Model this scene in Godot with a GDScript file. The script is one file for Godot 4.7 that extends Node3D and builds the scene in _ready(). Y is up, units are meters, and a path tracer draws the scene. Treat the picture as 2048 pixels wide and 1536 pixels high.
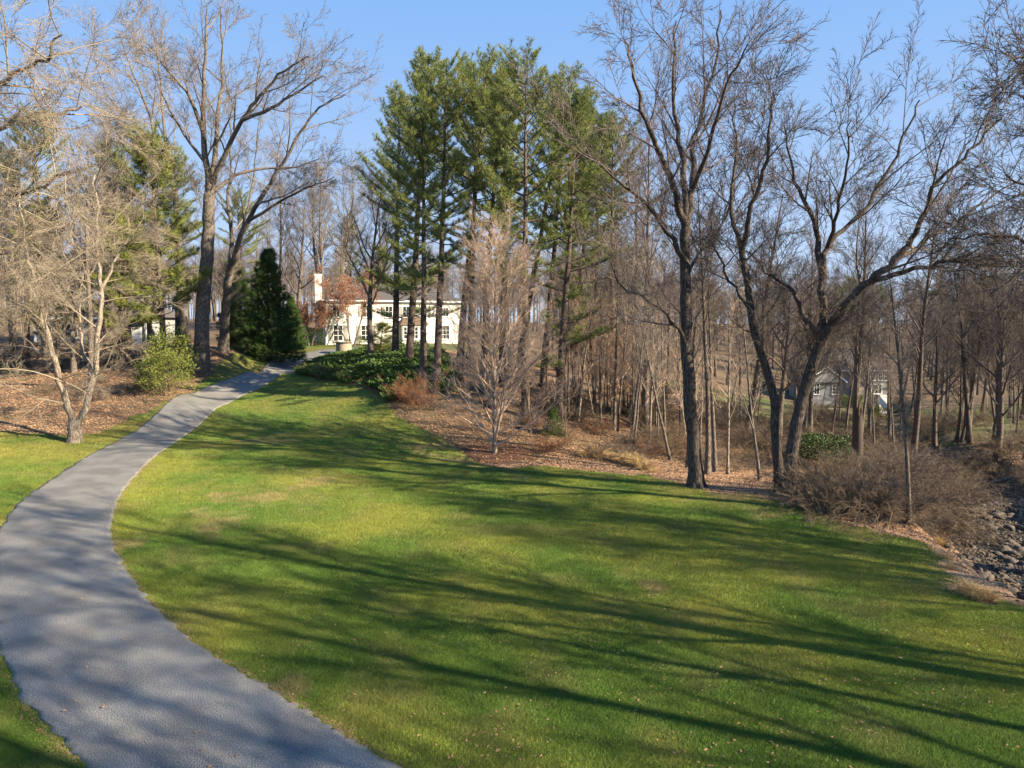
extends Node3D
# ------------------------------------------------------------------ camera constants (photo pixels are 2048 x 1536)
const FOCAL := 1365.0
const EYE := Vector3(0, 7.0, 0)
const PITCH := 0.0790
var rng := RandomNumberGenerator.new()
var noise := FastNoiseLite.new()
var noise2 := FastNoiseLite.new()
var M := {}
var taken := {}

# ------------------------------------------------------------------ mesh collector
class MB:
	var v := PackedVector3Array()
	var n := PackedVector3Array()
	var c := PackedColorArray()
	var ix := PackedInt32Array()
	var colored := false
	var tint := Color(1, 1, 1)
	func tube(pts: PackedVector3Array, rad: PackedFloat32Array, sides: int) -> void:
		var k := pts.size()
		var t := (pts[1] - pts[0]).normalized()
		var a := t.cross(Vector3(0.31, 0.2, 0.93)).normalized()
		var base := v.size()
		for i in k:
			if i > 0:
				t = (pts[mini(i + 1, k - 1)] - pts[i - 1]).normalized()
				a = (a - t * a.dot(t)).normalized()
			var b := t.cross(a)
			for j in sides:
				var th := TAU * j / sides
				var o := a * cos(th) + b * sin(th)
				v.append(pts[i] + o * rad[i])
				n.append(o)
				if colored: c.append(tint)
		for i in k - 1:
			for j in sides:
				var j2 := (j + 1) % sides
				var p := base + i * sides
				ix.append(p + j); ix.append(p + sides + j); ix.append(p + j2)
				ix.append(p + j2); ix.append(p + sides + j); ix.append(p + sides + j2)
	func stamp(x: Transform3D, t: Dictionary, col := Color(1, 1, 1)) -> void:
		var base := v.size()
		v.append_array(x * (t.v as PackedVector3Array))
		n.append_array(Transform3D(x.basis.orthonormalized(), Vector3.ZERO) * (t.n as PackedVector3Array))
		var ti: PackedInt32Array = t.i
		var at := ix.size()
		ix.resize(at + ti.size())
		for k in ti.size():
			ix[at + k] = ti[k] + base
		if colored:
			var cc := PackedColorArray(); cc.resize((t.v as PackedVector3Array).size()); cc.fill(col)
			c.append_array(cc)
	func tri(a: Vector3, b: Vector3, d: Vector3, col := Color(1, 1, 1)) -> void:
		# a, b, d counter-clockwise seen from the front
		var nn := (b - a).cross(d - a).normalized()
		var p := v.size()
		v.append(a); v.append(b); v.append(d)
		n.append(nn); n.append(nn); n.append(nn)
		if colored: c.append(col); c.append(col); c.append(col)
		ix.append(p); ix.append(p + 2); ix.append(p + 1)
	func quad(a: Vector3, b: Vector3, d: Vector3, e: Vector3, col := Color(1, 1, 1)) -> void:
		tri(a, b, d, col); tri(a, d, e, col)
	func box(lo: Vector3, hi: Vector3) -> void:
		var x0 := lo.x; var y0 := lo.y; var z0 := lo.z; var x1 := hi.x; var y1 := hi.y; var z1 := hi.z
		quad(Vector3(x0, y0, z1), Vector3(x1, y0, z1), Vector3(x1, y1, z1), Vector3(x0, y1, z1))
		quad(Vector3(x1, y0, z0), Vector3(x0, y0, z0), Vector3(x0, y1, z0), Vector3(x1, y1, z0))
		quad(Vector3(x1, y0, z1), Vector3(x1, y0, z0), Vector3(x1, y1, z0), Vector3(x1, y1, z1))
		quad(Vector3(x0, y0, z0), Vector3(x0, y0, z1), Vector3(x0, y1, z1), Vector3(x0, y1, z0))
		quad(Vector3(x0, y1, z1), Vector3(x1, y1, z1), Vector3(x1, y1, z0), Vector3(x0, y1, z0))
		quad(Vector3(x0, y0, z0), Vector3(x1, y0, z0), Vector3(x1, y0, z1), Vector3(x0, y0, z1))
	func template() -> Dictionary:
		return {"v": v, "n": n, "i": ix}
	func mesh(m: Material) -> ArrayMesh:
		var arr := []
		arr.resize(Mesh.ARRAY_MAX)
		arr[Mesh.ARRAY_VERTEX] = v
		arr[Mesh.ARRAY_NORMAL] = n
		if colored: arr[Mesh.ARRAY_COLOR] = c
		arr[Mesh.ARRAY_INDEX] = ix
		var am := ArrayMesh.new()
		am.add_surface_from_arrays(Mesh.PRIMITIVE_TRIANGLES, arr)
		am.surface_set_material(0, m)
		return am

# ------------------------------------------------------------------ naming
func numbered(called: String) -> String:
	if not taken.has(called):
		taken[called] = 0
		return called
	taken[called] += 1
	return "%s_%03d" % [called, taken[called]]
func tag(o: Node, label := "", category := "", group := "", kind := "") -> void:
	if label: o.set_meta("label", label)
	if category: o.set_meta("category", category)
	if group: o.set_meta("group", group)
	if kind: o.set_meta("kind", kind)
func thing(called: String, label: String, category: String, at := Vector3.ZERO, turn := 0.0, group := "") -> Node3D:
	var o := Node3D.new()
	o.name = numbered(called)
	add_child(o)
	o.position = at
	o.rotation.y = turn
	tag(o, label, category, group)
	return o
func part(called: String, mb: MB, m: Material, parent: Node) -> MeshInstance3D:
	var o := MeshInstance3D.new()
	o.name = called if parent != self else numbered(called)
	o.mesh = mb.mesh(m)
	parent.add_child(o, true)
	return o
func boxpart(called: String, lo: Vector3, hi: Vector3, m: Material, parent: Node) -> MeshInstance3D:
	var b := MB.new(); b.box(lo, hi)
	return part(called, b, m, parent)
func structure(called: String, mb: MB, m: Material) -> MeshInstance3D:
	var o := part(called, mb, m, self)
	o.set_meta("kind", "structure")
	return o
func copy_of(src: Node3D, at: Vector3, turn: float, s: Vector3, label: String, lean := 0.0, lean_dir := 0.0, group := "") -> Node3D:
	var o: Node3D = src.duplicate()
	o.name = numbered(String(src.get_meta("base_name")))
	add_child(o)
	var b := Basis(Vector3(cos(lean_dir), 0, sin(lean_dir)), lean) * Basis(Vector3.UP, turn)
	o.transform = Transform3D(b.scaled_local(s), at)
	o.remove_meta("base_name")
	o.set_meta("label", label)
	if group: o.set_meta("group", group)
	return o

# ------------------------------------------------------------------ pixel rays and terrain
func ray(px: float, py: float) -> Vector3:
	var f := Vector3(0, -sin(PITCH), -cos(PITCH))
	var u := Vector3(0, cos(PITCH), -sin(PITCH))
	return f + Vector3.RIGHT * ((px - 1024.0) / FOCAL) + u * ((768.0 - py) / FOCAL)
func at_depth(px: float, py: float, depth: float) -> Vector3:
	var d := ray(px, py)
	return EYE + d * (depth / -d.z)

var tp := []          # control points x, d, h
var tw := PackedFloat64Array()
func control(px: float, py: float, depth: float) -> void:
	var p := at_depth(px, py, depth)
	tp.append([p.x, depth, p.y])
func tps_solve() -> void:
	var k := tp.size()
	var m := k + 3
	var a := []
	for i in m:
		var row := PackedFloat64Array(); row.resize(m + 1)
		a.append(row)
	for i in k:
		for j in k:
			var r2: float = pow((tp[i][0] - tp[j][0]) / 10.0, 2) + pow((tp[i][1] - tp[j][1]) / 10.0, 2)
			a[i][j] = 0.5 * r2 * log(r2 + 1e-12) + (0.02 if i == j else 0.0)
		a[i][k] = 1.0; a[i][k + 1] = tp[i][0] / 10.0; a[i][k + 2] = tp[i][1] / 10.0
		a[k][i] = 1.0; a[k + 1][i] = tp[i][0] / 10.0; a[k + 2][i] = tp[i][1] / 10.0
		a[i][m] = tp[i][2]
	for i in m:
		var best := i
		for r in range(i + 1, m):
			if absf(a[r][i]) > absf(a[best][i]): best = r
		var tmp = a[i]; a[i] = a[best]; a[best] = tmp
		var pr: PackedFloat64Array = a[i]
		for r in range(i + 1, m):
			var rr: PackedFloat64Array = a[r]
			var fct := rr[i] / pr[i]
			if fct != 0.0:
				for c in range(i, m + 1):
					rr[c] -= fct * pr[c]
				a[r] = rr
	tw.resize(m)
	for q in m:
		var i := m - 1 - q
		var s: float = a[i][m]
		for c in range(i + 1, m):
			s -= a[i][c] * tw[c]
		tw[i] = s / a[i][i]
var tpx := PackedFloat64Array()
var tpd := PackedFloat64Array()
func tps(x: float, d: float) -> float:
	var k := tpx.size()
	var xs := x / 10.0
	var ds := d / 10.0
	var s := tw[k] + tw[k + 1] * xs + tw[k + 2] * ds
	for i in k:
		var ax := xs - tpx[i]
		var ad := ds - tpd[i]
		var r2 := ax * ax + ad * ad
		s += tw[i] * 0.5 * r2 * log(r2 + 1e-12)
	return s
# creek
var creek := [Vector2(24, -25), Vector2(20, -8), Vector2(18.6, 6), Vector2(17.6, 14), Vector2(17.4, 20), Vector2(19.0, 26), Vector2(23, 33), Vector2(29, 41), Vector2(33, 50), Vector2(37, 62), Vector2(45, 80), Vector2(60, 110)]
func creek_dist(x: float, d: float) -> float:
	var best := 1e9
	var p := Vector2(x, d)
	for i in creek.size() - 1:
		var q := Geometry2D.get_closest_point_to_segment(p, creek[i], creek[i + 1])
		best = minf(best, p.distance_squared_to(q))
	return sqrt(best)
func raw_height(x: float, d: float) -> float:
	var h := clampf(tps(x, d), -8.0, 16.0)
	h += noise.get_noise_2d(x * 1.3, d * 1.3) * 0.06
	if x > 8.0 and d > -30.0 and d < 115.0:
		var c := creek_dist(x, d) + noise.get_noise_2d(x * 6.0 + 90.0, d * 6.0) * 0.7
		h -= 1.45 * (1.0 - smoothstep(1.9, 3.9, c)) - (0.0 if c > 1.9 else 0.12 * c / 1.9)
		if c < 3.2: h += noise2.get_noise_2d(x * 25.0, d * 25.0) * 0.10
	return h
const GX0 := -62.0
const GX1 := 62.0
const GD0 := -14.0
const GD1 := 112.0
const GS := 0.5
var gnx := 0
var gnd := 0
var gh := PackedFloat32Array()
var gl := PackedFloat32Array()      # signed distance to the lawn edge, negative inside
func grid_sample(g: PackedFloat32Array, x: float, d: float) -> float:
	var fx := (x - GX0) / GS
	var fd := (d - GD0) / GS
	var i := clampi(int(fx), 0, gnx - 2)
	var j := clampi(int(fd), 0, gnd - 2)
	var ax := clampf(fx - i, 0, 1)
	var ad := clampf(fd - j, 0, 1)
	var p := j * gnx + i
	return lerpf(lerpf(g[p], g[p + 1], ax), lerpf(g[p + gnx], g[p + gnx + 1], ax), ad)
func hgt(x: float, d: float) -> float:
	if x > GX0 and x < GX1 and d > GD0 and d < GD1:
		return grid_sample(gh, x, d)
	return raw_height(x, d)
func lawn_sd(x: float, d: float) -> float:
	if x > GX0 and x < GX1 and d > GD0 and d < GD1:
		return grid_sample(gl, x, d)
	return 20.0
func hit(px: float, py: float) -> Vector3:
	var r := ray(px, py)
	var t := 6.0
	var last := t
	while t < 260.0:
		var p := EYE + r * t
		if p.y < hgt(p.x, -p.z):
			var lo := last
			var hi := t
			for k in 14:
				var mid := (lo + hi) * 0.5
				var q := EYE + r * mid
				if q.y < hgt(q.x, -q.z): hi = mid
				else: lo = mid
			return EYE + r * hi
		last = t
		t += 0.4 + t * 0.01
	return EYE + r * 120.0
func ground(x: float, d: float) -> Vector3:
	return Vector3(x, hgt(x, d), -d)

func _ready() -> void:
	rng.seed = 7
	noise.seed = 3; noise.frequency = 0.09; noise.fractal_octaves = 3
	noise2.seed = 11; noise2.frequency = 0.05; noise2.fractal_octaves = 4
	light_and_camera()
	materials()
	terrain()
	driveway()
	prototypes()
	hero_trees()
	houses()
	pines()
	woods()
	far_woods()
	undergrowth()
	creek_things()
	grass()
	leaves()
	for k in P: P[k].free()

func on_road(x: float, d: float) -> bool:
	return Geometry2D.is_point_in_polygon(Vector2(x, d), road_poly)
func road_dist(x: float, d: float) -> float:
	var best := 1e9
	var p := Vector2(x, d)
	for i in range(0, road_r.size() - 1, 2):
		best = minf(best, minf(p.distance_squared_to(road_r[i]), p.distance_squared_to(road_l[i])))
	return sqrt(best)
func multi(called: String, tpl: Mesh, xf: Array, cols: Array, label: String, category: String) -> MultiMeshInstance3D:
	var mm := MultiMesh.new()
	mm.transform_format = MultiMesh.TRANSFORM_3D
	mm.use_colors = true
	mm.mesh = tpl
	mm.instance_count = xf.size()
	for i in xf.size():
		mm.set_instance_transform(i, xf[i])
		mm.set_instance_color(i, cols[i])
	var o := MultiMeshInstance3D.new()
	o.name = numbered(called)
	o.multimesh = mm
	add_child(o)
	tag(o, label, category, "", "stuff")
	return o
func up_at(x: float, d: float) -> Vector3:
	return Vector3(hgt(x - 0.3, d) - hgt(x + 0.3, d), 0.6, hgt(x, d + 0.3) - hgt(x, d - 0.3)).normalized()
func grass() -> void:
	var f := MB.new(); f.colored = true
	for q in 26:
		var an := rnd(0, TAU)
		var rr := sqrt(rng.randf()) * 0.13
		var p := Vector3(cos(an) * rr, -0.01, sin(an) * rr)
		var d := Vector3(rnd(-.9, .9), 1.0, rnd(-.9, .9)).normalized()
		var h := rnd(0.04, 0.10)
		var w := d.cross(Vector3(rnd(-1, 1), 0.1, rnd(-1, 1))).normalized() * 0.0045
		var k := rnd(0.8, 1.2)
		f.tri(p - w, p + w, p + d * h, Color(k, k, k * 0.95))
	var tpl := f.mesh(M.grass_blades)
	var xf := []
	var cols := []
	for q in 290000:
		# depth drawn so that each strip of the picture gets an even share
		var u := rng.randf()
		var d := 1.0 / lerpf(1.0 / 8.5, 1.0 / 62.0, pow(u, 0.62))
		var x := rnd(-0.82, 0.82) * d
		if x > 19.0 or lawn_sd(x, d) > -0.02: continue
		if on_road(x, d): continue
		var s := rnd(0.8, 1.25) * lerpf(0.9, 2.0, clampf((d - 14.0) / 36.0, 0, 1))
		var b := Basis(Vector3.UP, rnd(0, TAU)).scaled(Vector3(s, s * rnd(0.7, 1.1) * lerpf(1.0, 0.6, clampf((d - 14.0) / 30.0, 0, 1)), s))
		var c := grass_color(x, d)
		var k := rnd(0.65, 1.45)
		c = Color(c.r * k * rnd(0.92, 1.12), c.g * k, c.b * k)
		xf.append(Transform3D(b, Vector3(x, hgt(x, d) + 0.02, -d)))
		cols.append(c)
	multi("lawn_grass", tpl, xf, cols, "short mown grass blades covering the lawn", "grass")
func leaf_mesh() -> Mesh:
	var m := MB.new(); m.colored = true
	var w := Color(1, 1, 1)
	m.tri(Vector3(-.3, 0.02, 0), Vector3(0.02, 0.12, -.45), Vector3(-.05, 0.2, .1), w)
	m.tri(Vector3(0.02, 0.12, -.45), Vector3(.34, 0.05, -.02), Vector3(-.05, 0.2, .1), w)
	m.tri(Vector3(.34, 0.05, -.02), Vector3(.02, 0.03, .5), Vector3(-.05, 0.2, .1), w)
	m.tri(Vector3(.02, 0.03, .5), Vector3(-.3, 0.02, 0), Vector3(-.05, 0.2, .1), w)
	return m.mesh(M.dry_leaves)
func leaves() -> void:
	var tpl := leaf_mesh()
	var xf := []
	var cols := []
	var ca := Color(0.34, 0.20, 0.115)
	var cb := Color(0.45, 0.29, 0.18)
	var cc := Color(0.20, 0.11, 0.065)
	for q in 480000:
		var u := rng.randf()
		var d := 1.0 / lerpf(1.0 / 18.0, 1.0 / 85.0, u)
		var x := rnd(-0.82, 0.82) * d
		var sd := lawn_sd(x, d)
		if sd < 0.0 and rng.randf() > 0.25 * exp(sd * 2.2): continue
		if on_road(x, d): continue
		if Vector2(x + 1.0, d - 37.8).length() < 2.6 and rng.randf() < 0.85: continue
		if x > 10.0:
			var cd := creek_dist(x, d)
			if cd < 1.6: continue
			if x > 22.0 and d > 60.0 and rng.randf() < 0.8: continue
		var s := rnd(0.07, 0.14) * lerpf(1.0, 1.45, clampf((d - 25.0) / 50.0, 0, 1))
		var b := Basis(Vector3(rnd(-1, 1), rnd(-1, 1), rnd(-1, 1)).normalized(), rnd(-0.6, 0.6)) * Basis(Vector3.UP, rnd(0, TAU))
		xf.append(Transform3D(b.scaled(Vector3(s, s, s)), Vector3(x, hgt(x, d) + 0.025, -d)))
		var c := ca.lerp(cb, rng.randf()).lerp(cc, pow(rng.randf(), 2.0))
		cols.append(c)
	multi("leaf_litter", tpl, xf, cols, "carpet of fallen tan and brown leaves under the trees", "leaf litter")
	xf = []; cols = []
	for q in 3800:
		var d := 1.0 / lerpf(1.0 / 8.5, 1.0 / 45.0, rng.randf())
		var x := rnd(-0.8, 0.8) * d
		if lawn_sd(x, d) > -0.1: continue
		var rd := on_road(x, d)
		if rd and rng.randf() > 0.2: continue
		if noise2.get_noise_2d(x * 4.0, d * 4.0) < rnd(-0.3, 0.35): continue
		var s := rnd(0.04, 0.095)
		var b := Basis(Vector3(rnd(-1, 1), rnd(-1, 1), rnd(-1, 1)).normalized(), rnd(-0.5, 0.5)) * Basis(Vector3.UP, rnd(0, TAU))
		xf.append(Transform3D(b.scaled(Vector3(s, s, s)), Vector3(x, hgt(x, d) + (0.11 if rd else 0.05), -d)))
		cols.append(ca.lerp(cb, rng.randf() * 0.6).lerp(cc, rng.randf()))
	for i in range(14, road_r.size() - 50):      # drifts along the edges of the drive
		for q in 26:
			var side: Vector2 = road_r[i] if q % 2 else road_l[i]
			var nx: Vector2 = (road_r[i] - road_l[i]).normalized() * (1.0 if q % 2 else -1.0)
			var p: Vector2 = side.lerp(road_r[i + 1] if q % 2 else road_l[i + 1], rng.randf()) + nx * absf(rng.randfn(0.02, 0.09))
			var s := rnd(0.035, 0.08)
			var b := Basis(Vector3(rnd(-1, 1), rnd(-1, 1), rnd(-1, 1)).normalized(), rnd(-0.6, 0.6)) * Basis(Vector3.UP, rnd(0, TAU))
			xf.append(Transform3D(b.scaled(Vector3(s, s, s)), Vector3(p.x, hgt(p.x, p.y) + 0.04, -p.y)))
			cols.append(cc.lerp(ca, rng.randf() * 0.8))
	multi("scattered_leaves", tpl, xf, cols, "dead leaves scattered over the lawn and along the drive edges", "leaves")
	# ivy bed
	var iv := MB.new(); iv.colored = true
	for q in 7:
		var an := q * TAU / 7 + rnd(-.2, .2)
		var o := Vector3(cos(an), 0, sin(an)) * rnd(0.05, 0.16)
		iv.stamp(Transform3D(frame(Vector3(cos(an), rnd(0.1, 0.9), sin(an)).normalized(), rnd(0, TAU), rnd(0.14, 0.2)), o + Vector3(0, rnd(0.05, 0.22), 0)), leafs[q % 3], Color(1, 1, 1))
	var itpl := iv.mesh(M.leaves)
	var bed := PackedVector2Array()
	for c in [[592, 752], [640, 762], [700, 771], [752, 784], [775, 808], [850, 790], [905, 790], [905, 730], [880, 706], [760, 702], [690, 708], [655, 716], [610, 735]]:
		var p := hit(c[0], c[1])
		bed.append(Vector2(p.x, -p.z))
	xf = []; cols = []
	var lo := Vector2(1e9, 1e9); var hi := -lo
	for p in bed: lo = lo.min(p); hi = hi.max(p)
	while xf.size() < 15000:
		var p := Vector2(rnd(lo.x, hi.x), rnd(lo.y, hi.y))
		if not Geometry2D.is_point_in_polygon(p, bed) or on_road(p.x, p.y): 
			continue
		var k := noise2.get_noise_2d(p.x * 5.0, p.y * 5.0)
		if k < -0.3: continue
		var s := rnd(0.8, 1.5)
		xf.append(Transform3D(Basis(Vector3.UP, rnd(0, TAU)).scaled(Vector3(s, s, s)), ground(p.x, p.y) + Vector3(0, rnd(0, 0.25) + maxf(k, 0.0) * 0.4, 0)))
		cols.append(Color(0.04, 0.085, 0.022).lerp(Color(0.10, 0.15, 0.035), rng.randf()))
	multi("ivy_ground_cover", itpl, xf, cols, "bed of glossy dark green ivy on the bank below the pines", "ground cover")
func creek_things() -> void:
	# water in the pools
	var w := MB.new()
	var line := spline(creek, 10)
	var rows := []
	for i in line.size():
		var p: Vector2 = line[i]
		if p.y < 2.0 or p.y > 75.0: continue
		var t: Vector2 = (line[mini(i + 1, line.size() - 1)] - line[i - 1]).normalized()
		var nrm := Vector2(t.y, -t.x)
		rows.append([p, nrm])
	for r in rows:
		for c in 3:
			var q: Vector2 = r[0] + r[1] * (c - 1) * 1.1
			w.v.append(Vector3(q.x, hgt(r[0].x, r[0].y) + 0.03, -q.y))
	grid_finish(w, 3, rows.size())
	structure("creek_water", w, M.water)
	# stones
	var bedm := Node3D.new()
	bedm.name = "creek_bed"
	add_child(bedm)
	tag(bedm, "", "", "", "structure")
	var shapes := []
	for k in 6:
		var m := MB.new()
		var sp := SphereMesh.new(); sp.radial_segments = 9; sp.rings = 5; sp.radius = 0.5; sp.height = 1.0
		var arr := sp.get_mesh_arrays()
		var vv: PackedVector3Array = arr[Mesh.ARRAY_VERTEX]
		for i in vv.size():
			var d := vv[i]
			vv[i] = d * (1.0 + 0.9 * noise.get_noise_3d(d.x * 12 + k * 31, d.y * 12, d.z * 12)) * Vector3(1, 0.55, 0.8)
		m.v = vv; m.ix = arr[Mesh.ARRAY_INDEX]
		m.n.resize(vv.size())
		for i in range(0, m.ix.size(), 3):
			var nn := (vv[m.ix[i + 2]] - vv[m.ix[i]]).cross(vv[m.ix[i + 1]] - vv[m.ix[i]])
			for z in 3: m.n[m.ix[i + z]] += nn
		for i in vv.size(): m.n[i] = m.n[i].normalized()
		shapes.append(m.mesh(M.rock))
	var placed := 0
	while placed < 290:
		var r = rows[rng.randi() % int(rows.size() * 0.62)]
		var c: Vector2 = r[0] + r[1] * rng.randfn(0.0, 1.3) + Vector2(rnd(-.6, .6), rnd(-.6, .6))
		if absf(c.x) > 0.80 * c.y or c.y > 42.0: continue
		placed += 1
		var s := 0.16 + 0.42 * pow(rng.randf(), 2.2)
		var o := MeshInstance3D.new()
		o.name = "stone"
		o.mesh = shapes[rng.randi() % 6]
		bedm.add_child(o, true)
		o.transform = Transform3D((Basis(Vector3.UP, rnd(0, TAU)) * Basis(Vector3.RIGHT, rnd(-.3, .3))).scaled(Vector3(s, s, s) * Vector3(rnd(0.8, 1.4), 1, rnd(0.8, 1.3))), ground(c.x, c.y) + Vector3(0, s * 0.08, 0))
	var px := []
	var pc := []
	while px.size() < 5200:
		var r = rows[rng.randi() % int(rows.size() * 0.7)]
		var c: Vector2 = r[0] + r[1] * rng.randfn(0.0, 1.5) + Vector2(rnd(-.6, .6), rnd(-.6, .6))
		if absf(c.x) > 0.82 * c.y: continue
		var s := rnd(0.04, 0.15)
		px.append(Transform3D(Basis(Vector3.UP, rnd(0, TAU)).scaled(Vector3(s * rnd(0.8, 1.5), s, s)), ground(c.x, c.y) + Vector3(0, s * 0.1, 0)))
		var k := rnd(0.6, 1.5)
		pc.append(Color(k, k * 0.96, k * 0.9))
	multi("creek_gravel", shapes[0], px, pc, "brown gravel and small cobbles along the creek bed", "gravel")
	# fallen log over the bank
	for q in [[1930, 978, 2030, 955, 0.14, "pale fallen log lying across the creek bend"], [1240, 838, 1330, 885, 0.12, "dead fallen trunk lying down the leafy slope"], [1160, 795, 1290, 850, 0.10, "thin fallen trunk lying across the leafy slope"]]:
		var a := hit(q[0], q[1]); var b := hit(q[2], q[3])
		var o := thing("fallen_log", q[5], "log", a)
		var m := MB.new()
		var pts := PackedVector3Array()
		for i in 6:
			var p := a.lerp(b, i / 5.0)
			p.y = maxf(p.y, hgt(p.x, -p.z) + q[4] * 0.6)
			pts.append(p - a + Vector3(rnd(-.06, .06), 0, rnd(-.06, .06)))
		m.tube(pts, tapers(6, q[4], q[4] * 0.6), 7)
		part("trunk", m, M.bark_gray, o)
		for z in 3:
			var s := MB.new()
			s.tube(wander(pts[z + 1], Vector3(rnd(-1, 1), rnd(0.4, 1), rnd(-1, 1)).normalized(), rnd(0.5, 1.3), 3, 0.15, Vector3.ZERO), tapers(4, 0.04, 0.012), 4)
			part("branch_stub", s, M.bark_gray, o)

func window(parent: Node, x: float, y: float, w: float, h: float, z: float, cols: int, rows: int, shutters := 0.0, trim: Material = null) -> void:
	# a framed window on the wall plane z (facing +z): frame, panes, bars, sill and shutters
	var tm: Material = trim if trim else M.window_trim
	var f := MB.new()
	var t := 0.08
	f.box(Vector3(x - w / 2 - t, y - t, z), Vector3(x + w / 2 + t, y, z + 0.09))
	f.box(Vector3(x - w / 2 - t, y + h, z), Vector3(x + w / 2 + t, y + h + t * 1.4, z + 0.09))
	f.box(Vector3(x - w / 2 - t, y, z), Vector3(x - w / 2, y + h, z + 0.09))
	f.box(Vector3(x + w / 2, y, z), Vector3(x + w / 2 + t, y + h, z + 0.09))
	var fr := part("window", f, tm, parent)
	for i in cols:
		for j in rows:
			var pw := w / cols; var ph := h / rows
			boxpart("pane", Vector3(x - w / 2 + i * pw + 0.025, y + j * ph + 0.025, z), Vector3(x - w / 2 + (i + 1) * pw - 0.025, y + (j + 1) * ph - 0.025, z + 0.03), M.glass, fr)
	var b := MB.new()
	for i in range(1, cols): b.box(Vector3(x - w / 2 + i * w / cols - 0.025, y, z), Vector3(x - w / 2 + i * w / cols + 0.025, y + h, z + 0.06))
	for j in range(1, rows): b.box(Vector3(x - w / 2, y + j * h / rows - 0.025, z), Vector3(x + w / 2, y + j * h / rows + 0.025, z + 0.055))
	part("glazing_bars", b, tm, fr)
	boxpart("sill", Vector3(x - w / 2 - 0.14, y - 0.17, z), Vector3(x + w / 2 + 0.14, y - 0.085, z + 0.15), tm, fr)
	if shutters > 0.0:
		for s in [-1.0, 1.0]:
			var cx: float = x + s * (w / 2 + t + 0.03 + shutters / 2)
			var sh := MB.new()
			sh.box(Vector3(cx - shutters / 2, y - 0.05, z), Vector3(cx + shutters / 2, y + h + 0.05, z + 0.05))
			var k := 0
			while k * 0.12 < h - 0.1:
				sh.box(Vector3(cx - shutters / 2 + 0.05, y + 0.03 + k * 0.12, z + 0.05), Vector3(cx + shutters / 2 - 0.05, y + 0.10 + k * 0.12, z + 0.07))
				k += 1
			part("shutter", sh, M.shutter_gray, parent)
func hip(lo: Vector3, hi: Vector3, rise: float, inset: float) -> MB:
	# hipped roof over the rectangle lo..hi at y = lo.y
	var m := MB.new()
	var zc := (lo.z + hi.z) / 2
	var y := lo.y
	var a := Vector3(lo.x, y, hi.z); var b := Vector3(hi.x, y, hi.z); var c := Vector3(hi.x, y, lo.z); var d := Vector3(lo.x, y, lo.z)
	var r0 := Vector3(lo.x + inset, y + rise, zc); var r1 := Vector3(hi.x - inset, y + rise, zc)
	m.quad(a, b, r1, r0); m.quad(c, d, r0, r1); m.tri(b, c, r1); m.tri(d, a, r0)
	m.quad(d, c, b, a)
	return m
func gable_x(x0: float, x1: float, y: float, z0: float, z1: float, rise: float) -> MB:
	# ridge runs along z, gable faces +z
	var m := MB.new()
	var xc := (x0 + x1) / 2
	var a := Vector3(x0, y, z1); var b := Vector3(x1, y, z1); var c := Vector3(x1, y, z0); var d := Vector3(x0, y, z0)
	var f := Vector3(xc, y + rise, z1); var k := Vector3(xc, y + rise, z0)
	m.tri(a, b, f); m.tri(c, d, k); m.quad(b, c, k, f); m.quad(d, a, f, k); m.quad(d, c, b, a)
	return m
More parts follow.
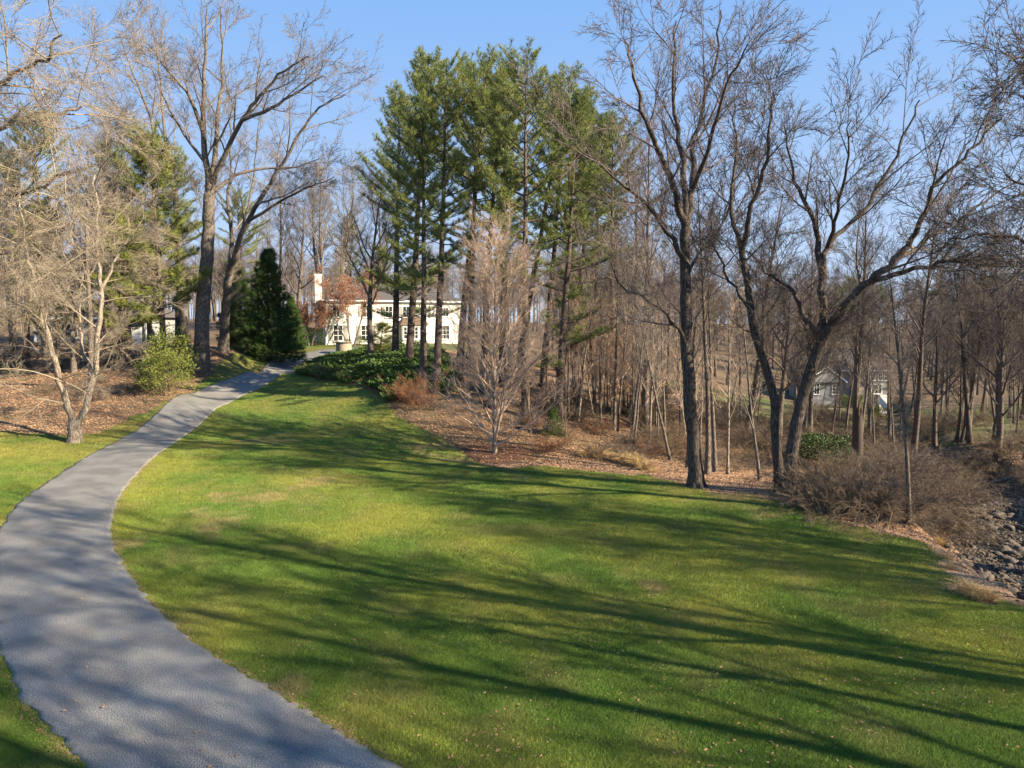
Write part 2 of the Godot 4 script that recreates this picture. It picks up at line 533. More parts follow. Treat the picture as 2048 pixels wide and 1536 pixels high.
func houses() -> void:
	# ---- white brick house
	var p := at_depth(650, 692, 95.0)
	p.y = hgt(p.x, 95.0) - 0.1
	var o := thing("white_brick_house", "white painted brick house with grey shutters and hipped slate roof above the drive", "house", p, deg_to_rad(19.0))
	boxpart("wall", Vector3(0, -1.5, -9), Vector3(19.5, 6.2, 0), M.white_brick, o)
	var rf := part("roof", hip(Vector3(-0.5, 6.42, -9.5), Vector3(20, 6.42, 0.5), 2.6, 5.0), M.roof_slate, o)
	var co := MB.new()
	co.box(Vector3(-0.5, 6.2, 0.0), Vector3(20.0, 6.41, 0.5)); co.box(Vector3(-0.12, 5.95, 0.002), Vector3(19.6, 6.198, 0.12))
	co.box(Vector3(-0.5, 6.2, -9.5), Vector3(-0.002, 6.41, -0.002))
	part("cornice", co, M.window_trim, o)
	var ch := MB.new()
	ch.box(Vector3(-0.95, -1, -5.6), Vector3(-0.003, 10.0, -4.2)); ch.box(Vector3(-1.03, 10.0, -5.68), Vector3(0.08, 10.22, -4.12))
	part("chimney", ch, M.white_brick, rf)
	boxpart("downspout", Vector3(-0.02, -0.6, 0.004), Vector3(0.12, 6.0, 0.14), M.gutter_dark, o)
	for x in [1.6, 5.7, 8.9, 11.4, 13.9]: window(o, x, 4.05, 0.95, 1.5, 0.0, 2, 2, 0.48)
	for x in [1.8, 5.6]: window(o, x, 0.75, 1.2, 2.1, 0.0, 2, 3, 0.62)
	window(o, 17.0, 4.2, 1.2, 1.2, 0.0, 3, 2, 0.0)
	window(o, 17.0, 0.9, 1.4, 1.9, 0.0, 3, 3, 0.0)
	# bow window with a copper roof
	var by := boxpart("bay", Vector3(10.6, -0.8, 0.002), Vector3(14.2, 2.9, 1.1), M.white_brick, o)
	for x in [11.25, 12.4, 13.55]: window(by, x, 1.0, 0.85, 1.6, 1.1, 2, 3)
	var cp := MB.new()
	var prof := [[0.0, 2.9, 1.35], [0.25, 3.3, 0.95], [0.6, 3.9, 0.45], [1.0, 4.0, 0.01]]
	for i in 3:
		var a = prof[i]; var b = prof[i + 1]
		cp.quad(Vector3(10.3 + a[0], a[1], a[2]), Vector3(14.5 - a[0], a[1], a[2]), Vector3(14.5 - b[0], b[1], b[2]), Vector3(10.3 + b[0], b[1], b[2]))
		cp.quad(Vector3(10.3 + a[0], a[1], 0.004), Vector3(10.3 + a[0], a[1], a[2]), Vector3(10.3 + b[0], b[1], b[2]), Vector3(10.3 + b[0], b[1], 0.004))
		cp.quad(Vector3(14.5 - a[0], a[1], a[2]), Vector3(14.5 - a[0], a[1], 0.004), Vector3(14.5 - b[0], b[1], 0.004), Vector3(14.5 - b[0], b[1], b[2]))
	part("copper_roof", cp, M.copper, by)
	var dr := boxpart("door", Vector3(8.3, 0.0, 0.002), Vector3(9.4, 2.2, 0.06), M.shutter_gray, o)
	boxpart("handle", Vector3(9.2, 1.0, 0.06), Vector3(9.26, 1.2, 0.12), M.gutter_dark, dr)
	# planting by the facade
	var th := deg_to_rad(19.0)
	for q in [[1.4, 1.5, 0.9, "boxball"], [2.9, 1.6, 1.0, "boxball"], [4.6, 1.6, 1.35, "boxball"], [6.6, 1.8, 1.1, "boxball"]]:
		var g := p + Basis(Vector3.UP, th) * Vector3(q[0], 0, q[1])
		plant(q[3], ground(g.x, -g.z), q[2], "clipped round boxwood at the foot of the white facade", "boxwood balls along the white facade")
	var hg := p + Basis(Vector3.UP, th) * Vector3(-1.35, 0, 0.6)
	var h := plant("hedge", ground(hg.x, -hg.z), 1.1, "square clipped green hedge at the corner of the white house")
	h.rotation.y = th
	# round stone planter wall beside the drive
	var sp := at_depth(688, 710, 83.0); sp.y = hgt(sp.x, 83.0)
	var so := thing("stone_planter", "low round stone wall end with a flat cap beside the drive", "wall", sp)
	var cy := CylinderMesh.new(); cy.top_radius = 0.92; cy.bottom_radius = 0.95; cy.height = 1.6; cy.radial_segments = 24; cy.material = M.stone
	var ci := MeshInstance3D.new(); ci.name = "wall"; ci.mesh = cy; so.add_child(ci); ci.position.y = 0.55
	var cc := CylinderMesh.new(); cc.top_radius = 1.0; cc.bottom_radius = 1.02; cc.height = 0.12; cc.radial_segments = 24; cc.material = M.rock
	var cj := MeshInstance3D.new(); cj.name = "cap"; cj.mesh = cc; so.add_child(cj); cj.position.y = 1.415
	# ---- low grey house behind the hornbeam
	p = at_depth(70, 694, 86.0)
	p.y = hgt(p.x, 86.0) - 0.3
	o = thing("grey_garage_house", "low grey house with white garage doors behind the hornbeam", "house", p, deg_to_rad(-6.0))
	boxpart("wall", Vector3(0, -1, -8), Vector3(15, 3.4, 0), M.siding_gray, o)
	part("roof", hip(Vector3(-0.6, 3.42, -8.6), Vector3(15.6, 3.42, 0.6), 2.6, 4.0), M.roof_slate, o)
	boxpart("fascia", Vector3(-0.6, 3.15, 0.0), Vector3(15.6, 3.41, 0.6), M.window_trim, o)
	for x in [0.002, 8.6, 14.8]: boxpart("corner_board", Vector3(x, -0.5, 0.002), Vector3(x + 0.22, 3.14, 0.08), M.window_trim, o)
	for x in [9.3, 12.1]:
		var gd := boxpart("garage_door", Vector3(x, 0, 0.002), Vector3(x + 2.3, 2.2, 0.07), M.window_trim, o)
		for j in 3: boxpart("panel", Vector3(x + 0.1, 0.1 + j * 0.7, 0.07), Vector3(x + 2.2, 0.7 + j * 0.7, 0.10), M.white_paint, gd)
	for x in [2.2, 5.2]: window(o, x, 0.9, 1.3, 1.4, 0.0, 3, 2, 0.0)
	# ---- grey shingled house across the creek
	p = at_depth(1656, 820, 100.0)
	p.y = hgt(p.x, 100.0) - 0.2
	o = thing("grey_shingled_house", "grey shingled two-storey house with stone chimney seen through the woods across the creek", "house", p)
	boxpart("wall", Vector3(2.2, -1.5, -9), Vector3(9.4, 5.4, -1.0), M.shingle_gray, o)
	part("roof", hip(Vector3(-0.5, 5.42, -9.4), Vector3(9.9, 5.42, -0.6), 3.0, 3.2), M.roof_slate, o)
	boxpart("wing", Vector3(-3.0, -1.5, -7), Vector3(2.2, 3.6, -0.2), M.siding_gray, o)
	part("wing_roof", gable_x(-3.4, 2.6, 3.62, -7.2, 0.1, 2.3), M.roof_slate, o)
	part("gable", gable_x(-2.7, 1.9, 3.64, 0.103, 0.2, 1.75), M.siding_gray, o)
	var rk := MB.new()
	rk.quad(Vector3(-3.4, 3.5, 0.24), Vector3(-3.4, 3.75, 0.24), Vector3(-0.4, 6.05, 0.24), Vector3(-0.4, 5.8, 0.24))
	rk.quad(Vector3(2.6, 3.75, 0.24), Vector3(2.6, 3.5, 0.24), Vector3(-0.4, 5.8, 0.24), Vector3(-0.4, 6.05, 0.24))
	part("rake_board", rk, M.window_trim, o)
	boxpart("cornice", Vector3(2.0, 5.2, -1.0), Vector3(9.6, 5.41, -0.6), M.window_trim, o)
	var cs := boxpart("stone_chimney", Vector3(4.25, -1.2, -1.0), Vector3(5.4, 7.4, 0.1), M.stone, o)
	boxpart("chimney_cap", Vector3(4.15, 7.4, -1.1), Vector3(5.5, 7.55, 0.2), M.rock, cs)
	window(o, 6.9, 3.9, 0.6, 0.95, -1.0, 2, 2)
	window(o, 8.35, 3.9, 1.2, 0.95, -1.0, 4, 2)
	window(o, 7.3, 1.9, 1.9, 1.3, -1.0, 4, 2)
	window(o, 5.9, 1.8, 0.5, 1.4, -1.0, 1, 2)
	window(o, -1.7, 1.9, 0.7, 1.5, -0.2, 2, 3)
	window(o, 1.1, 1.9, 1.0, 1.3, -0.2, 2, 3)
	boxpart("porch_wall", Vector3(7.8, -1.0, -0.998), Vector3(8.9, 1.7, -0.4), M.white_paint, o)
	for q in [[1.2, 2.0, 1.0], [3.3, 2.2, 1.1], [5.4, 2.1, 1.15], [7.0, 2.0, 1.0]]:
		plant("laurel", ground(p.x + q[0], 100.0 - q[1]), q[2] * 0.62, "evergreen foundation shrub under the grey house windows", "foundation shrubs at the grey house")
	var ch2 := thing("red_garden_chair", "small red chair standing by the white porch wall", "chair", ground(p.x + 8.2, 98.4))
	boxpart("seat", Vector3(-.3, .38, -.3), Vector3(.3, .45, .3), M.red_paint, ch2)
	boxpart("backrest", Vector3(-.3, .452, -.3), Vector3(.3, 1.0, -.24), M.red_paint, ch2)
	for q in [[-.3, -.3], [.24, -.3], [-.3, .24], [.24, .24]]: boxpart("leg", Vector3(q[0], -0.05, q[1]), Vector3(q[0] + .06, .378, q[1] + .06), M.red_paint, ch2)
	# rail fence
	var a := at_depth(1618, 0, 84.0); var b := at_depth(1830, 0, 88.0)
	var fo := thing("rail_fence", "low weathered rail fence along the lawn of the grey house", "fence", ground(a.x, 84.0))
	var prev := Vector3.ZERO
	for i in 9:
		var q := a.lerp(b, i / 8.0)
		var g := ground(q.x, -q.z) - fo.position
		boxpart("post", g + Vector3(-.06, -.2, -.06), g + Vector3(.06, 1.1, .06), M.rail_wood, fo)
		if i > 0:
			for y in [0.45, 0.9]:
				var m := MB.new()
				m.tube(PackedVector3Array([prev + Vector3(0.0, y, 0.09), g + Vector3(0, y, 0.09)]), PackedFloat32Array([0.045, 0.045]), 5)
				part("rail", m, M.rail_wood, fo)
		prev = g

func light_and_camera() -> void:
	var cam := Camera3D.new()
	cam.name = "camera"
	cam.position = EYE
	cam.rotation.x = -PITCH
	cam.fov = rad_to_deg(2.0 * atan(768.0 / FOCAL))
	cam.near = 0.2
	cam.far = 1500.0
	add_child(cam)
	cam.current = true
	var env := Environment.new()
	var sm := ProceduralSkyMaterial.new()
	sm.sky_top_color = lin(0.045, 0.132, 0.296)
	sm.sky_horizon_color = lin(0.226, 0.274, 0.342)
	sm.sky_curve = 0.22
	sm.ground_horizon_color = Color(0.55, 0.55, 0.52)
	sm.ground_bottom_color = Color(0.25, 0.25, 0.22)
	sm.sky_energy_multiplier = 1.0
	var sky := Sky.new()
	sky.sky_material = sm
	env.background_mode = Environment.BG_SKY
	env.sky = sky
	env.tonemap_mode = Environment.TONE_MAPPER_LINEAR
	env.tonemap_exposure = 3.1
	env.sdfgi_enabled = true
	env.ssao_enabled = true
	env.ssil_enabled = true
	var we := WorldEnvironment.new()
	we.name = "world_environment"
	we.environment = env
	add_child(we)
	var sun := DirectionalLight3D.new()
	sun.name = "sun"
	sun.light_energy = 1.6
	sun.light_color = Color(1.0, 0.93, 0.80)
	sun.light_angular_distance = 0.45
	sun.shadow_enabled = true
	add_child(sun)
	var el := deg_to_rad(27.0)
	var toward := Vector3(-0.927 * cos(el), -sin(el), -0.375 * cos(el))
	sun.look_at_from_position(Vector3(0, 50, 0), Vector3(0, 50, 0) + toward)

func ramp(cols: Array, offs: Array) -> Gradient:
	var g := Gradient.new()
	g.colors = PackedColorArray(cols)
	g.offsets = PackedFloat32Array(offs)
	return g
func ntex(size: int, freq: float, oct: int, g: Gradient, sd := 1, kind := FastNoiseLite.TYPE_SIMPLEX_SMOOTH, bump := 0.0, w := 0) -> NoiseTexture2D:
	var t := NoiseTexture2D.new()
	t.width = w if w else size; t.height = size
	t.seamless = true
	var f := FastNoiseLite.new()
	f.noise_type = kind
	f.seed = sd; f.frequency = freq; f.fractal_octaves = oct
	t.noise = f
	if bump > 0.0:
		t.as_normal_map = true
		t.bump_strength = bump
	elif g:
		t.color_ramp = g
	return t
func lin(r: float, g: float, b: float) -> Color:
	return Color(r, g, b).linear_to_srgb()
func mat(called: String, col: Color, rough := 0.85) -> StandardMaterial3D:
	var m := StandardMaterial3D.new()
	m.resource_name = called
	m.albedo_color = col
	m.roughness = rough
	m.metallic_specular = 0.35
	M[called] = m
	return m
func tinted(called: String, rough := 0.8, back := Color(0, 0, 0)) -> StandardMaterial3D:
	var m := mat(called, Color(1, 1, 1), rough)
	m.vertex_color_use_as_albedo = true
	if back != Color(0, 0, 0):
		m.backlight_enabled = true
		m.backlight = back
	return m
func bark(called: String, dark: Color, mid: Color, light: Color, sd: int) -> void:
	var m := mat(called, Color(1, 1, 1), 0.92)
	m.albedo_texture = ntex(256, 0.035, 5, ramp([dark, mid, light], [0.25, 0.5, 0.78]), sd)
	m.normal_enabled = true
	m.normal_texture = ntex(256, 0.05, 4, null, sd + 1, FastNoiseLite.TYPE_SIMPLEX_SMOOTH, 6.0)
	m.normal_scale = 1.0
	m.uv1_triplanar = true
	m.uv1_scale = Vector3(1.6, 0.28, 1.6)
func materials() -> void:
	bark("bark_gray", lin(0.055, 0.045, 0.038), lin(0.13, 0.11, 0.095), lin(0.235, 0.20, 0.175), 21)
	bark("bark_brown", lin(0.055, 0.042, 0.034), lin(0.125, 0.098, 0.08), lin(0.22, 0.18, 0.15), 31)
	bark("bark_pine", lin(0.04, 0.03, 0.025), lin(0.095, 0.072, 0.06), lin(0.17, 0.135, 0.112), 41)
	bark("bark_dark", lin(0.03, 0.024, 0.021), lin(0.075, 0.06, 0.052), lin(0.15, 0.122, 0.105), 47)
	bark("bark_pale", lin(0.10, 0.08, 0.065), lin(0.23, 0.19, 0.155), lin(0.36, 0.31, 0.26), 51)
	mat("twig_gray", lin(0.19, 0.16, 0.135), 0.9)
	mat("twig_brown", lin(0.12, 0.094, 0.08), 0.9)
	mat("twig_mauve", lin(0.16, 0.125, 0.117), 0.9)
	mat("twig_pale", lin(0.42, 0.31, 0.24), 0.9)
	mat("twig_straw", lin(0.25, 0.205, 0.155), 0.9)
	mat("twig_russet", lin(0.20, 0.10, 0.06), 0.9)
	mat("twig_brush", lin(0.155, 0.115, 0.08), 0.9)
	tinted("needles", 0.6, Color(0.4, 0.4, 0.4))
	tinted("leaves", 0.55, Color(0.45, 0.45, 0.45))
	tinted("dry_leaves", 0.85, Color(0.3, 0.3, 0.3))
	tinted("grass_blades", 0.7, Color(0.55, 0.55, 0.55))
	tinted("ground_soil", 0.95)
	M.ground_soil.albedo_texture = ntex(512, 0.03, 5, ramp([Color(0.55, 0.55, 0.55), Color(0.8, 0.8, 0.8), Color(1, 1, 1)], [0.2, 0.5, 0.8]), 61)
	M.ground_soil.uv1_triplanar = true
	M.ground_soil.uv1_world_triplanar = true
	M.ground_soil.uv1_scale = Vector3(0.7, 0.7, 0.7)
	tinted("lawn_soil", 0.95)
	M.lawn_soil.albedo_texture = ntex(512, 0.06, 5, ramp([Color(0.62, 0.62, 0.62), Color(0.85, 0.85, 0.85), Color(1, 1, 1)], [0.2, 0.5, 0.8]), 71)
	M.lawn_soil.uv1_triplanar = true
	M.lawn_soil.uv1_world_triplanar = true
	M.lawn_soil.uv1_scale = Vector3(0.9, 0.9, 0.9)
	var a := mat("asphalt", Color(1, 1, 1), 0.85)
	a.albedo_texture = ntex(1024, 0.12, 5, ramp([lin(0.11, 0.106, 0.10), lin(0.205, 0.198, 0.188), lin(0.32, 0.31, 0.295)], [0.15, 0.5, 0.85]), 81)
	a.uv1_triplanar = true
	a.uv1_world_triplanar = true
	a.uv1_scale = Vector3(0.23, 0.23, 0.23)
	a.normal_enabled = true
	a.normal_texture = ntex(512, 0.25, 3, null, 83, FastNoiseLite.TYPE_SIMPLEX_SMOOTH, 3.0)
	a.detail_enabled = true
	a.detail_blend_mode = BaseMaterial3D.BLEND_MODE_MUL
	a.detail_albedo = ntex(512, 0.012, 4, ramp([Color(0.86, 0.86, 0.87), Color(1, 1, 1)], [0.3, 0.7]), 85)
	a.detail_uv_layer = BaseMaterial3D.DETAIL_UV_2
	a.uv2_triplanar = true
	a.uv2_world_triplanar = true
	a.uv2_scale = Vector3(0.09, 0.09, 0.09)
	mat("white_paint", lin(0.74, 0.73, 0.70), 0.8)
	mat("white_brick", lin(0.72, 0.69, 0.64), 0.9)
	mat("shutter_gray", lin(0.33, 0.32, 0.295), 0.7)
	mat("window_trim", lin(0.78, 0.78, 0.77), 0.6)
	var gl := mat("glass", lin(0.03, 0.035, 0.04), 0.08)
	gl.metallic_specular = 0.6
	mat("roof_slate", lin(0.13, 0.115, 0.11), 0.85)
	M.roof_slate.albedo_texture = ntex(256, 0.08, 3, ramp([Color(0.7, 0.7, 0.72), Color(1, 1, 1)], [0.3, 0.7]), 91)
	M.roof_slate.uv1_triplanar = true
	M.roof_slate.uv1_scale = Vector3(0.6, 2.0, 0.6)
	var cu := mat("copper", lin(0.28, 0.20, 0.15), 0.55)
	cu.albedo_texture = ntex(128, 0.05, 3, ramp([lin(0.55, 0.38, 0.27), lin(0.45, 0.62, 0.62)], [0.4, 0.65]), 95)
	cu.uv1_triplanar = true
	mat("gutter_dark", lin(0.06, 0.06, 0.065), 0.5)
	mat("shingle_gray", lin(0.24, 0.235, 0.23), 0.85)
	mat("siding_gray", lin(0.25, 0.255, 0.265), 0.8)
	var st := mat("stone", Color(1, 1, 1), 0.9)
	st.albedo_texture = ntex(256, 0.09, 2, ramp([lin(0.16, 0.13, 0.10), lin(0.36, 0.29, 0.22), lin(0.5, 0.43, 0.34)], [0.2, 0.5, 0.8]), 99, FastNoiseLite.TYPE_CELLULAR)
	st.uv1_triplanar = true
	st.uv1_scale = Vector3(0.6, 0.6, 0.6)
	var rk := mat("rock", Color(1, 1, 1), 0.85)
	rk.albedo_texture = ntex(256, 0.04, 4, ramp([lin(0.03, 0.025, 0.02), lin(0.085, 0.068, 0.055), lin(0.18, 0.15, 0.125)], [0.25, 0.5, 0.75]), 103)
	rk.vertex_color_use_as_albedo = true
	rk.uv1_triplanar = true
	rk.uv1_scale = Vector3(1.2, 1.2, 1.2)
	var wa := mat("water", lin(0.02, 0.022, 0.02), 0.06)
	wa.metallic_specular = 0.6
	wa.normal_enabled = true
	wa.normal_texture = ntex(256, 0.03, 3, null, 107, FastNoiseLite.TYPE_SIMPLEX_SMOOTH, 2.0)
	wa.uv1_triplanar = true
	wa.uv1_scale = Vector3(0.23, 0.23, 0.23)
	mat("rail_wood", lin(0.25, 0.21, 0.17), 0.9)
	mat("red_paint", lin(0.40, 0.03, 0.03), 0.6)
	mat("dark_wood", lin(0.07, 0.055, 0.045), 0.95)

var road_r := []      # right edge of the drive, world
var road_l := []
func spline(p: Array, n: int) -> Array:
	var out := []
	for i in p.size() - 1:
		var a = p[maxi(i - 1, 0)]
		var b = p[i]
		var c = p[i + 1]
		var d = p[mini(i + 2, p.size() - 1)]
		for k in n:
			var t := float(k) / n
			out.append(b.cubic_interpolate(c, a, d, t))
	out.append(p[p.size() - 1])
	return out
var lawn_poly := PackedVector2Array()
var road_poly := PackedVector2Array()
func terrain() -> void:
	# near lawn (x, depth, height)
	tp = [[-10, 8, .25], [0, 8, 0.0], [12, 8, -.2], [0, -14, 0.0], [-25, -14, .8], [25, -14, -.4], [-40, 10, 1.2], [45, 10, 0.3], [45, 30, 0.2], [-10, 18, .2], [0, 20, 0], [9, 19, -.1], [13, 15, -.15]]
	for c in [[142, 1000, 26.5], [270, 900, 36.5], [345, 850, 44], [425, 800, 53], [520, 750, 66], [590, 722, 77], [650, 706, 84], [650, 690, 95], [900, 690, 98],
			[0, 1000, 25], [148, 885, 38], [250, 790, 50], [0, 760, 58], [0, 700, 78], [400, 735, 58], [450, 700, 68], [330, 785, 50], [300, 692, 82],
			[600, 745, 61], [750, 778, 53], [816, 725, 58], [870, 772, 50], [800, 850, 45], [900, 890, 40.5], [990, 905, 38.5], [1150, 930, 36], [1300, 950, 33.5], [1392, 975, 30],
			[600, 900, 37.5], [500, 1000, 27], [800, 1000, 27.5], [1100, 1050, 24],
			[1000, 770, 58], [1050, 725, 74], [900, 705, 75], [1159, 761, 66], [1198, 785, 61], [1260, 830, 54], [1330, 880, 46], [1450, 930, 40],
			[1570, 995, 28.3], [1715, 945, 36], [1750, 850, 75], [1750, 818, 100], [1950, 850, 75], [1600, 850, 75], [1850, 1090, 22.5], [1910, 1180, 18.4], [1930, 940, 45], [1400, 800, 85], [2100, 1000, 30]]:
		control(c[0], c[1], c[2])
	for c in [[-60, 110, 7.5], [-100, 60, 6], [-20, 130, 7.5], [20, 130, 4.0], [60, 130, -2], [100, 60, 0], [110, 120, 0], [-80, 180, 9], [0, 180, 7], [80, 190, 2], [150, 200, 4], [-160, 200, 10], [0, 300, 9], [200, 320, 8], [-200, 320, 12]]:
		tp.append(c)
	for c in tp:
		tpx.append(c[0] / 10.0); tpd.append(c[1] / 10.0)
	tps_solve()
	gnx = int((GX1 - GX0) / GS) + 1
	gnd = int((GD1 - GD0) / GS) + 1
	gh.resize(gnx * gnd); gl.resize(gnx * gnd)
	for j in gnd:
		for i in gnx:
			gh[j * gnx + i] = raw_height(GX0 + i * GS, GD0 + j * GS)
	# drive: right edge from pixels, then 3.1 m across to the left edge
	var e := []
	for c in [[790, 1536], [650, 1448], [520, 1370], [390, 1290], [300, 1205], [245, 1130], [222, 1065], [238, 1000], [275, 950], [330, 900], [400, 850], [468, 802], [555, 755], [612, 728], [668, 707], [730, 698]]:
		var p := hit(c[0], c[1])
		e.append(Vector2(p.x, -p.z))
	e.push_front(Vector2(4, 6.0))
	e.push_front(Vector2(14, -6.0))
	road_r = spline(e, 14)
	for i in road_r.size():
		var t: Vector2 = (road_r[mini(i + 1, road_r.size() - 1)] - road_r[maxi(i - 1, 0)]).normalized()
		road_l.append(road_r[i] + Vector2(-t.y, t.x) * 3.15)
	for p in road_r: road_poly.append(p)
	for i in road_l.size(): road_poly.append(road_l[road_l.size() - 1 - i])
	# lawn outline
	for w in [Vector2(-45, -13), Vector2(-45, 22)]: lawn_poly.append(w)
	for c in [[-150, 885], [0, 862], [110, 872], [190, 868], [260, 836], [330, 806], [395, 772], [425, 748], [436, 724], [470, 706], [530, 698], [560, 688], [610, 684], [655, 686], [700, 690], [720, 700], [672, 709], [640, 714], [600, 733], [592, 750], [640, 758], [700, 768], [752, 782], [775, 812], [800, 838], [835, 852], [870, 868], [905, 892], [950, 925], [1010, 940], [1090, 934], [1180, 944], [1290, 952], [1350, 966], [1420, 985], [1490, 990], [1550, 1004], [1620, 1022], [1700, 1050], [1780, 1068], [1845, 1085], [1880, 1118], [1900, 1150], [1905, 1182], [1950, 1207], [2048, 1212]]:
		var p := hit(c[0], c[1])
		lawn_poly.append(Vector2(p.x, -p.z))
	for w in [Vector2(14.2, 12), Vector2(15.2, 4), Vector2(17, -8), Vector2(18, -13)]: lawn_poly.append(w)
	var np := lawn_poly.size()
	for j in gnd:
		for i in gnx:
			var q := Vector2(GX0 + i * GS, GD0 + j * GS)
			var best := 1e9
			for k in np:
				var c := Geometry2D.get_closest_point_to_segment(q, lawn_poly[k], lawn_poly[(k + 1) % np])
				best = minf(best, q.distance_squared_to(c))
			var sd := sqrt(best)
			if Geometry2D.is_point_in_polygon(q, lawn_poly): sd = -sd
			gl[j * gnx + i] = sd + noise.get_noise_2d(q.x * 7.0, q.y * 7.0) * 0.5
	# ground sheet
	var xs := []
	var x := -320.0
	while x < 320.0:
		xs.append(x)
		var ax := absf(x + 0.001)
		x += 0.5 if ax < 40.0 else (1.5 if ax < 65.0 else 8.0)
	xs.append(320.0)
	var ds := []
	var d := -60.0
	while d < 420.0:
		ds.append(d)
		d += (8.0 if d < -14.0 else (2.0 if d < 6.0 else (0.5 if d < 70.0 else (1.5 if d < 112.0 else 8.0))))
	ds.append(420.0)
	var g := MB.new(); g.colored = true
	for dd in ds:
		for xx in xs:
			var h := hgt(xx, dd)
			var sd := lawn_sd(xx, dd)
			h -= 0.22 * smoothstep(0.15, -0.6, sd)
			g.v.append(Vector3(xx, h, -dd))
			var n1 := noise.get_noise_2d(xx * 3.0, dd * 3.0)
			var n2 := noise2.get_noise_2d(xx * 2.0 + 50.0, dd * 2.0)
			var col := Color(0.25, 0.16, 0.095).lerp(Color(0.15, 0.105, 0.07), clampf(0.5 + n1, 0, 1))
			col = col.lerp(Color(0.20, 0.17, 0.09), clampf(n2 * 1.2, 0, 0.6))
			if xx > 20.0 and dd > 55.0 and dd < 100.0 and xx < 75.0:
				col = col.lerp(Color(0.14, 0.17, 0.05), smoothstep(58, 66, dd) * clampf(0.75 + n1, 0, 1))
			if xx > 8.0 and dd < 110.0:
				var cd := creek_dist(xx, dd)
				col = col.lerp(Color(0.07, 0.055, 0.042), 1.0 - smoothstep(1.5, 3.0, cd + n1))
			if xx > -26.0 and xx < 0.0 and dd > 80.0 and dd < 100.0:
				col = Color(0.15, 0.16, 0.06)
			var ring := Vector2(xx + 1.2, (dd - 37.6)).length() + n1 * 2.0
			if ring < 3.4: col = col.lerp(Color(0.17, 0.082, 0.05), clampf((3.4 - ring) * 1.2, 0, 1))
			g.c.append(col)
	grid_finish(g, xs.size(), ds.size())
	structure("ground", g, M.ground_soil)
	# lawn sheet, dipping under the ground outside its edge
	var l := MB.new(); l.colored = true
	xs = []; ds = []
	x = -46.0
	while x <= 20.0: xs.append(x); x += 0.4
	d = -13.0
	while d <= 98.0: ds.append(d); d += 0.4
	for dd in ds:
		for xx in xs:
			var sd := lawn_sd(xx, dd)
			l.v.append(Vector3(xx, hgt(xx, dd) + 0.02 - 0.5 * smoothstep(-0.1, 0.9, sd), -dd))
			l.c.append(grass_color(xx, dd) * 0.8)
	grid_finish(l, xs.size(), ds.size(), 1.2)
	structure("lawn", l, M.lawn_soil)
var dry := []
func grass_color(x: float, d: float) -> Color:
	if dry.is_empty():
		for c in [[520, 993, 1.6], [550, 882, 1.5], [425, 1045, 1.2], [560, 1385, 0.5], [245, 1090, 0.5], [900, 890, 2.2], [960, 915, 2.4], [1480, 1000, 1.8], [1300, 1175, .35], [1700, 1060, 1.0], [640, 960, 1.0]]:
			var p := hit(c[0], c[1])
			dry.append(Vector3(p.x, -p.z, c[2]))
	var n1 := noise.get_noise_2d(x * 4.0, d * 4.0)
	var n2 := noise2.get_noise_2d(x * 3.0, d * 3.0 + 70.0)
	var col := Color(0.118, 0.20, 0.036).lerp(Color(0.25, 0.28, 0.054), clampf(0.45 + n2 * 1.3, 0, 1))
	col = col.lerp(Color(0.26, 0.235, 0.09), clampf(n1 * 0.9 - 0.05, 0, 0.45))
	if x < -8.0 and d > 24.0:
		col = col.lerp(Color(0.21, 0.19, 0.06), clampf((d - 24.0) / 20.0, 0, 1) * clampf(0.55 + n2, 0, 0.8) * (1.0 if left_of_road(x, d) else 0.25))
	for q in dry:
		var r: float = Vector2(x - q.x, (d - q.y) * 0.8).length() / q.z + n1 * 1.5 + noise2.get_noise_2d(x * 22.0, d * 22.0) * 0.5
		if r < 1.0:
			col = col.lerp(Color(0.36, 0.28, 0.14), clampf((1.0 - r) * 1.1, 0, 0.62))
	return col
func left_of_road(x: float, d: float) -> bool:
	for i in road_l.size():
		if road_l[i].y > d:
			return x < road_l[i].x
	return false
func grid_finish(g: MB, nx: int, nd: int, skip := 1e9) -> void:
	g.n.resize(g.v.size())
	for j in nd:
		for i in nx:
			var a := g.v[j * nx + mini(i + 1, nx - 1)] - g.v[j * nx + maxi(i - 1, 0)]
			var b := g.v[mini(j + 1, nd - 1) * nx + i] - g.v[maxi(j - 1, 0) * nx + i]
			g.n[j * nx + i] = a.cross(b).normalized()
	for j in nd - 1:
		for i in nx - 1:
			var p := j * nx + i
			if skip < 100.0:
				var q := g.v[p]
				if lawn_sd(q.x, -q.z) > skip: continue
			g.ix.append(p); g.ix.append(p + nx); g.ix.append(p + 1)
			g.ix.append(p + 1); g.ix.append(p + nx); g.ix.append(p + nx + 1)
func driveway() -> void:
	var r := MB.new()
	var k := road_r.size()
	var cols := [0.0, 0.0, 0.04, 0.3, 0.5, 0.7, 0.96, 1.0, 1.0]
	var lift := [-0.15, 0.05, 0.07, 0.09, 0.10, 0.09, 0.07, 0.05, -0.15]
	for i in k:
		for c in cols.size():
			var q: Vector2 = (road_l[i] as Vector2).lerp(road_r[i], cols[c])
			var t: Vector2 = (road_r[i] - road_l[i]).normalized()
			q += t * noise.get_noise_2d(q.x * 40.0, q.y * 40.0) * 0.14 * (1.0 if c < 3 or c > 5 else 0.0)
			var h := hgt(q.x, q.y)
			r.v.append(Vector3(q.x, h + lift[c], -q.y))
	grid_finish(r, cols.size(), k)
	structure("driveway", r, M.asphalt)

